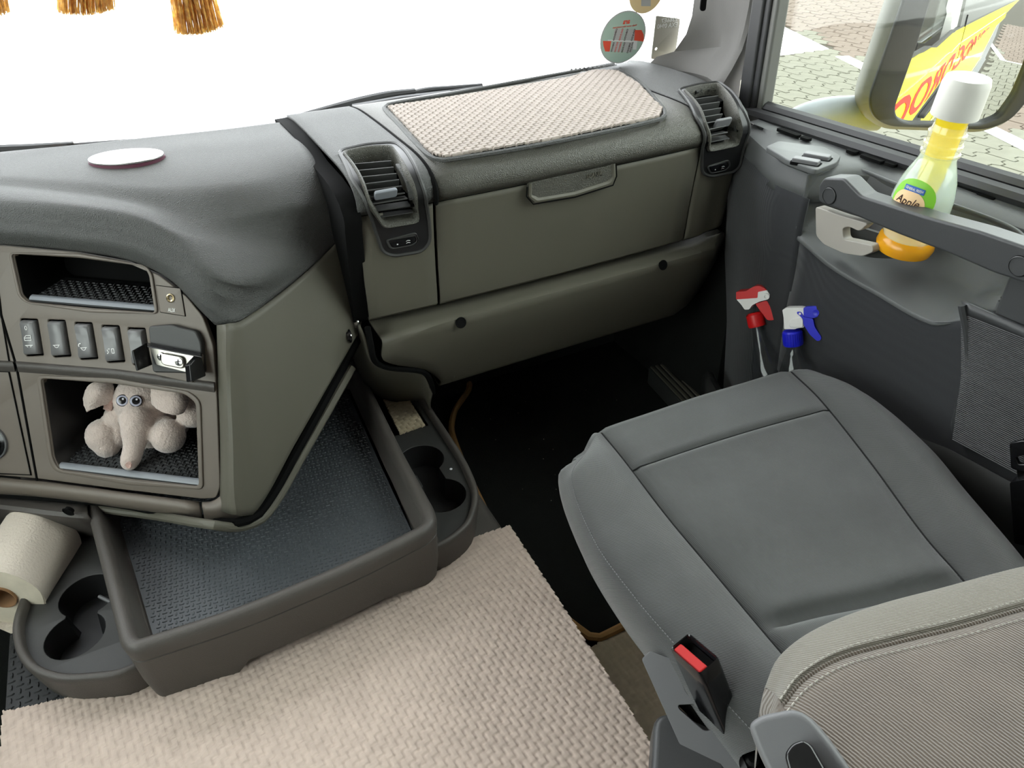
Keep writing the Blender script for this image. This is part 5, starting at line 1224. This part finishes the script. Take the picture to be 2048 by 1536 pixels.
# ================================================================ ON THE DASH AND SCREEN
bd = thing('oval_badge', at(253, 316, z=.800), 'polished oval badge lying on the leather top of the centre console', 'badge')
e0 = at(178, 319, z=.803); e1_ = at(328, 312, z=.803); q0 = at(250, 301, z=.803); q1 = at(254, 331, z=.803)
f = Frame((e0+e1_)/2, e1_-e0, q0-q1); 
if f.n.z < 0: f = Frame(f.o, f.u, -f.v)
ra, rb2 = (e1_-e0).length/2, abs((q0-q1).dot(f.v))/2
el2 = [(ra*math.cos(2*math.pi*j/48), rb2*math.sin(2*math.pi*j/48)) for j in range(48)]
prism('base', el2, f, -.006, .0, 'badge_edge', bd); prism('face', [(a*.985, b*.985) for a, b in el2], f, 0, .0035, 'badge', bd, bevel=.0012)
joined('relief', stroke(f, [(-ra*.6, -.004), (-ra*.2, .006), (ra*.3, .004), (ra*.7, .002)], .0012, .0042)+stroke(f, [(-ra*.5, -.016), (0, -.012), (ra*.6, -.012)], .0012, .0042)+stroke(f, arc(-ra*.7, -.004, .012, 90, 270, 8), .001, .0042), 'brass', bd, smooth=False)

SW = Frame(ws(1.06, .06)+V((0, -.010, 0)), ws(1.12, .06)-ws(1.0, .06), ws(1.06, .16)-ws(1.06, .0))
if SW.n.y > 0: SW = Frame(SW.o, SW.u, SW.v)
def zs(x, y): return (1150+x/6.827, y/6.827)
gs = thing('round_sticker', SW.w(*SW.px(1246, 117)), 'round pale green sticker with red corners on the windscreen', 'sticker')
ca_, cb2 = SW.px(1246, 75); rad = abs(SW.px(1289, 75)[0]-ca_)
cir = lambda r, n=40: [(ca_+r*math.cos(2*math.pi*j/n), cb2+r*math.sin(2*math.pi*j/n)) for j in range(n)]
prism('rim', cir(rad*1.02), SW, -.0004, .0004, 'sticker_grey', gs); prism('face', cir(rad*.97), SW, .0004, .0008, 'sticker_green', gs)
for pl in ([(815, 408), (905, 408), (935, 470), (935, 565), (805, 550)], [(378, 556), (492, 560), (470, 702), (410, 700), (385, 620)]): prism('red_corner', SW.pts([zs(*p) for p in pl]), SW, .0008, .0011, 'sticker_red', gs)
prism('pale_band', SW.pts([zs(445, 540), zs(850, 555), zs(835, 675), zs(790, 675), zs(790, 575), zs(445, 556)]), SW, .0008, .0010, 'label_white', gs)
for (x0, y0, x1, y1) in ((520, 390, 660, 550), (670, 395, 815, 550), (495, 570, 640, 705), (650, 570, 785, 715)): prism('grid_block', SW.pts([zs(x0+20, y0), zs(x1+5, y0+5), zs(x1-10, y1), zs(x0-5, y1-5)]), SW, .0008, .0010, 'sticker_grey', gs)
for i, (x, y, l) in enumerate(((545, 470, 150), (625, 470, 150), (693, 475, 150), (790, 475, 150), (510, 640, 120), (560, 640, 130), (608, 640, 130), (655, 645, 130), (730, 655, 130), (768, 640, 130))):
    a, b = SW.px(*zs(x, y)); f = Frame(SW.w(a, b, .0011), SW.u*.18+SW.v, -SW.u+SW.v*.18)
    text('figures', '00300' if i % 2 else '08000', f, 0, 0, .0040, 'ink_dark' if i not in (1, 5, 6) else 'sticker_red', gs, width=l/6.827/1500*1.75, depth=.0003, mirror=True)
a, b = SW.px(*zs(700, 300)); text('heading', 'ara', SW, a, b, .008, 'sticker_red', gs, width=.017, depth=.0012, mirror=True, bold=.03)
a, b = SW.px(*zs(680, 358)); text('subheading', 'Viele neue Informationen', SW, a, b, .0040, 'sticker_red', gs, width=.060, depth=.0012, mirror=True)
ts = thing('toll_sticker', SW.w(*SW.px(1293, 15)), 'round yellow sticker with a grey code square, high on the windscreen', 'sticker')
ca_, cb2 = SW.px(1293, -14); rad = abs(SW.px(1326, -14)[0]-ca_)
prism('face', cir(rad), SW, 0, .0006, 'sticker_tan', ts); prism('square', SW.pts([(1282, -30), (1301, -30), (1301, 12), (1282, 12)]), SW, .0006, .0010, 'sticker_grey', ts)
cd = thing('grey_card', SW.w(*SW.px(1325, 118)), 'grey plastic card with mirrored lettering leaning against the windscreen by the pillar', 'card')
cardp = SW.pts([zs(1105, 218), zs(1130, 215), zs(1425, 255), zs(1432, 290), zs(1365, 760), zs(1200, 830), zs(1040, 800), zs(1040, 770)])
hole = SW.px(*zs(1105, 665)); plate('sheet', cardp, [[(hole[0]+.0032*math.cos(t*.52), hole[1]+.0032*math.sin(t*.52)) for t in range(12)]], SW, .0012, .0016, 'card_grey', cd, bev=.0003)
a, b = SW.px(*zs(1285, 270)); text('number', '2366E7', SW, a, b, .0085, 'print_white', cd, width=.042, depth=.002, mirror=True)
a, b = SW.px(*zs(1255, 345)); text('number', 'EXA 0940', SW, a, b, .0095, 'print_white', cd, width=.052, depth=.002, mirror=True)
fs_ = thing('perforated_strip', at(1185, 138, y=1.53), 'dark dotted strip at the foot of the windscreen behind the beige mat', 'strip')
for k in range(22):
    x = 1143+k*4.2; p = at(x, 140-.32*(k*1.6)+(k % 2)*2, y=1.545); lathe('dot', [(.0030, 0), (.0026, .001), (0, .001)], Frame(p, (1, 0, 0), (0, 0, 1)), 'plastic_dark', fs_, n=8)
tube('strip', [at(1140, 146, y=1.55), at(1180, 137, y=1.55), at(1228, 127, y=1.55)], .004, 'plastic_dark', fs_, n=6)

# wipers outside
wp = thing('wiper', at(760, 210, y=1.63), 'black windscreen wiper arm and blade lying outside along the glass', 'wiper')
wy = 1.64
tube('arm', [at(560, 244, y=wy), at(640, 223, y=wy), at(720, 203, y=wy), at(775, 190, y=wy), at(830, 183, y=wy)], [.006, .008, .010, .009, .007], 'rubber_seal', wp, n=8, res=24)
tube('blade', [at(700, 212, y=wy), at(800, 194, y=wy), at(850, 181, y=wy), at(900, 176, y=wy), at(964, 170, y=wy)], [.004, .005, .007, .007, .004], 'rubber_seal', wp, n=8, res=24)
tube('spoiler', [at(830, 189, y=wy-.005), at(900, 182, y=wy-.005), at(966, 174, y=wy-.005)], .0035, 'plastic_bar', wp, n=6)
tube('cowl_edge', [at(705, 213, y=wy-.02), at(800, 196, y=wy-.02), at(900, 185, y=wy-.02)], .005, 'plastic_grey', wp, n=6)
wp2 = thing('wiper', at(70, 290, y=1.66), 'thin black wiper blade tip showing above the left end of the console', 'wiper')
tube('blade', [at(-80, 303, y=1.70), at(60, 296, y=1.70), at(148, 289, y=1.70)], [.010, .008, .006], 'rubber_seal', wp2, n=8)
tube('blade_tip', [at(148, 291, y=1.70), at(272, 281, y=1.70), at(310, 279, y=1.70)], [.005, .004, .001], 'rubber_seal', wp2, n=8)

# gold tassels hanging at the top of the screen
def tassel(label, tl, trr, bl, brr, sag, yy, seed):
    rnd_ = random.Random(seed); ctr = at((bl[0]+brr[0])/2, bl[1], y=yy); t = thing('gold_tassel', ctr, label, 'tassel', 'gold fringe tassels along the top of the windscreen')
    pr = []
    for k in range(300):
        s = rnd_.random(); dy = rnd_.uniform(-.014, .014); e = 1-(2*s-1)**2
        b = at(bl[0]+(brr[0]-bl[0])*s+rnd_.uniform(-3, 3), bl[1]+(brr[1]-bl[1])*s+sag*e+rnd_.uniform(-4, 3), y=yy+dy*1.2)
        m_ = at(tl[0]+(trr[0]-tl[0])*s+rnd_.uniform(-2, 2), tl[1]+(trr[1]-tl[1])*s, y=yy+dy)
        top = V((m_.x+(m_.x-b.x)*.5, m_.y, m_.z+.07)); r = .00065
        ps = [top, m_, (m_+b)/2+V((rnd_.uniform(-.001, .001), 0, 0)), b]; vs = []
        for p in ps: vs += [p+V((-r, 0, 0)), p+V((r*.5, -r, 0)), p+V((r*.5, r, 0))]
        pr.append((vs, [(i*3+j, i*3+(j+1) % 3, i*3+3+(j+1) % 3, i*3+3+j) for i in range(3) for j in range(3)]))
    joined('strands', pr, 'gold_thread', t)
    c = V((ctr.x, ctr.y, 0)); zt = at((tl[0]+trr[0])/2, tl[1], y=yy); 
    lathe('head', [(.012, 0), (.030, .004), (.034, .02), (.026, .034), (.012, .045), (0, .048)], Frame(zt+V(((zt.x-ctr.x)*.6, 0, .055)), (1, 0, 0), (0, 1, 0)), 'gold_thread', t, n=20)
    tube('cord', [zt+V(((zt.x-ctr.x)*.6, 0, .10)), V((zt.x, yy, 1.85))], .003, 'gold_thread', t, n=6)
tassel('gold tassel cut off by the left edge of the photo', (-95, -30), (8, -30), (-80, 30), (19, 22), 10, 1.34, 1)
tassel('short-hanging gold tassel, the middle one of three', (115, -30), (225, -30), (117, 24), (230, 17), 8, 1.34, 2)
tassel('lowest-hanging gold tassel, the rightmost of three', (336, -30), (424, -30), (350, 64), (446, 52), 10, 1.34, 3)

# phone holder screwed to the fascia
ph = thing('phone_holder', FP(350, 720), 'small black phone holder bracket screwed onto the console beside the switches', 'phone holder')
def fpz(x, y): return (x/4.452, 480+y/4.452)
prism('mount', rnd(FF.pts([fpz(*p) for p in ((1360, 760), (1560, 745), (1660, 775), (1780, 800), (1830, 900), (1850, 1180), (1400, 1170))]), .006), FF, .0, .012, 'plastic_dark', ph, bevel=.003)
prism('back_plate', rnd(FF.pts([fpz(*p) for p in ((1330, 930), (1800, 1020), (1800, 1210), (1400, 1110))], .016), .002), FF, .012, .018, 'steel', ph, bevel=.0008)
prism('lower_plate', rnd(FF.pts([fpz(*p) for p in ((1390, 1120), (1720, 1185), (1720, 1270), (1400, 1200))], .006), .002), FF, .001, .008, 'plastic_fascia', ph, bevel=.001)
a, b = FF.px(*fpz(1545, 1065), .019); f = FF.off(a, b, .018); prism('swivel', rnd([(-.0195, -.009), (.0195, -.013), (.0195, .006), (-.0195, .010)], .008, 5), f, 0, .005, 'steel', ph, bevel=.002)
for c in ((1420, 1043), (1590, 1085)):
    a, b = FF.px(*fpz(*c), .024); sc_ = lathe('screw', [(.0068, 0), (.0062, .002), (0, .003)], FF.off(a, b, .019 if c[0] < 1500 else .0225), 'chrome', ph, n=16)
    joined('cross_slot', stroke(FF.off(a, b, .019 if c[0] < 1500 else .0225), [(-.004, 0), (.004, .001)], .0007, .0032)+stroke(FF.off(a, b, .019 if c[0] < 1500 else .0225), [(0, -.004), (0, .004)], .0007, .0032), 'gap_black', sc_, smooth=False)
wl_ = [FP(*fpz(1310, 915), .016), FP(*fpz(1360, 1110), .016), FP(*fpz(1225, 1165), .046), FP(*fpz(1182, 985), .046)]
def slab(nm, q, th, m1, par, bevel=.001):
    nrm = (q[1]-q[0]).cross(q[3]-q[0]).normalized()*th; vs = q+[p+nrm for p in q]
    return mk(nm, vs, [(3, 2, 1, 0), (4, 5, 6, 7)]+[(i, (i+1) % 4, 4+(i+1) % 4, 4+i) for i in range(4)], m1, par, bevel=bevel)
slab('left_jaw', wl_, .003, 'gloss_black', ph)
slab('right_jaw', [FP(*fpz(1790, 1000), .016), FP(*fpz(1840, 1210), .016), FP(*fpz(1705, 1265), .040), FP(*fpz(1690, 1110), .040)], .012, 'gloss_black', ph, .002)
slab('top_rail', [FP(*fpz(1310, 912), .016), FP(*fpz(1800, 1005), .016), FP(*fpz(1800, 1040), .030), FP(*fpz(1310, 945), .030)], .002, 'gloss_black', ph)

# ================================================================ OUTSIDE: MIRROR AND TRUCK SIDE
mi = thing('side_mirror', at(1620, 230, x=1.28), 'grey door mirror outside the passenger window reflecting the yellow truck side', 'mirror')
NM = V((-.519, -.855, -.012)).normalized(); M0 = at(1900, 130, x=1.45)
MF = Frame(M0, V((0, 0, 1)).cross(NM), V((0, 0, 1)))
glassp = rnd(MF.pts([(1876, -60), (1828, 95), (1786, 214), (1790, 236), (1812, 247), (1960, 249), (2000, 234), (2030, 190), (2050, 140), (2120, -60)]), .012, 5)
rimp = rnd(MF.pts([(1824, -60), (1804, 0), (1736, 195), (1742, 232), (1775, 252), (1970, 259), (2020, 240), (2058, 195), (2080, 140), (2150, -60)]), .02, 5)
RC = 2.0
cxm, cym = MF.px(1920, 110)
rows = []
for t in [i/14 for i in range(15)]:
    row = []
    for a, b in glassp:
        da_, db_ = (a-cxm)*t, (b-cym)*t; row.append(MF.w(cxm+da_, cym+db_, -(da_**2+db_**2)/(2*RC)))
    rows.append(row)
vs, fs = grid(rows, cu=True); mk('mirror_pane', vs, fs, 'mirror_glass', mi, fix=False, ang=180)
plate('rim', rimp, [offs(glassp, .002)], MF, .006, .016, 'rubber_seal', mi, bev=.004)
sh = [rimp, offs(rimp, -.010), offs(rimp, -.012), offs(rimp, .006), offs(rimp, .035)]
rows = [[MF.w(a, b, c) for a, b in p] for p, c in zip(sh, (-.002, -.014, -.055, -.10, -.12))]
vs, fs = grid(rows, cu=True); fs.append(tuple(range(len(vs)-len(rimp), len(vs)))); mk('housing', vs, fs, 'mirror_shell', mi, ang=40)
tube('arm', [at(1555, 262, x=1.23), at(1600, 236, x=1.27), at(1650, 224, x=1.32), at(1705, 224, x=1.37), at(1760, 228, x=1.42)], [.022, .030, .034, .036, .034], 'mirror_arm', mi, n=16, res=24)
ts_ = thing('truck_side', (1.24, -2, -.9), 'yellow truck flank with red lettering, seen reflected in the door mirror', 'truck body')
XS = 1.235
FL = Frame((XS, 0, 0), (0, 1, 0), (0, 0, 1))
box('flank', (XS-.015, -3.4, .36), (.03, 9.2, .72), 'paint_yellow', ts_); box('skirt', (XS-.02, -3.4, -.21), (.03, 9.2, .40), 'skirt_grey', ts_)
box('window_band', (XS-.02, -4.3, 1.12), (.03, 7.4, .78), 'frame_grey', ts_); box('window_trim', (XS-.014, -3.4, .728), (.02, 9.2, .014), 'plastic_dark', ts_)
box('crease', (XS+.001, -3.4, .605), (.006, 9.2, .008), 'paint_yellow', ts_); box('skirt_line', (XS, -3.4, -.03), (.012, 9.2, .012), 'chrome', ts_)
text('lettering', 'POMOC DROGOWA', FL, -.30, .485, .175, 'paint_red', ts_, width=3.75, depth=.003, bold=.02)
hnd = prism('handle_plate', rnd([(-.62, .38), (-.45, .40), (-.10, .34), (.10, .24), (.16, .14), (-.05, .12), (-.40, .20), (-.60, .28)], .05), FL, -.01, .004, 'plastic_dark', ts_)
prism('door_handle', rnd([(-.52, .30), (-.20, .24), (-.20, .27), (-.50, .345)], .012), FL, .004, .035, 'rubber_seal', hnd, bevel=.008)
prism('door_gap', [(-.756, 0), (-.744, 0), (-.744, .8), (-.756, .8)], FL, -.01, .0012, 'gap_black', ts_)

# dash carries on towards the driver's door, beyond the left edge of the photo
EX = [(1.565, .785), (1.48, .790), (1.40, .792), (1.345, .785), (1.325, .765), (1.325, .735), (1.345, .70), (1.36, .60), (1.375, .45), (1.40, .36)]
loft('driver_side_cover', [[V((-1.13+.80*i/8, y, z)) for i in range(9)] for y, z in EX], 'leather_dash', pod, nv=30, solid=.005)
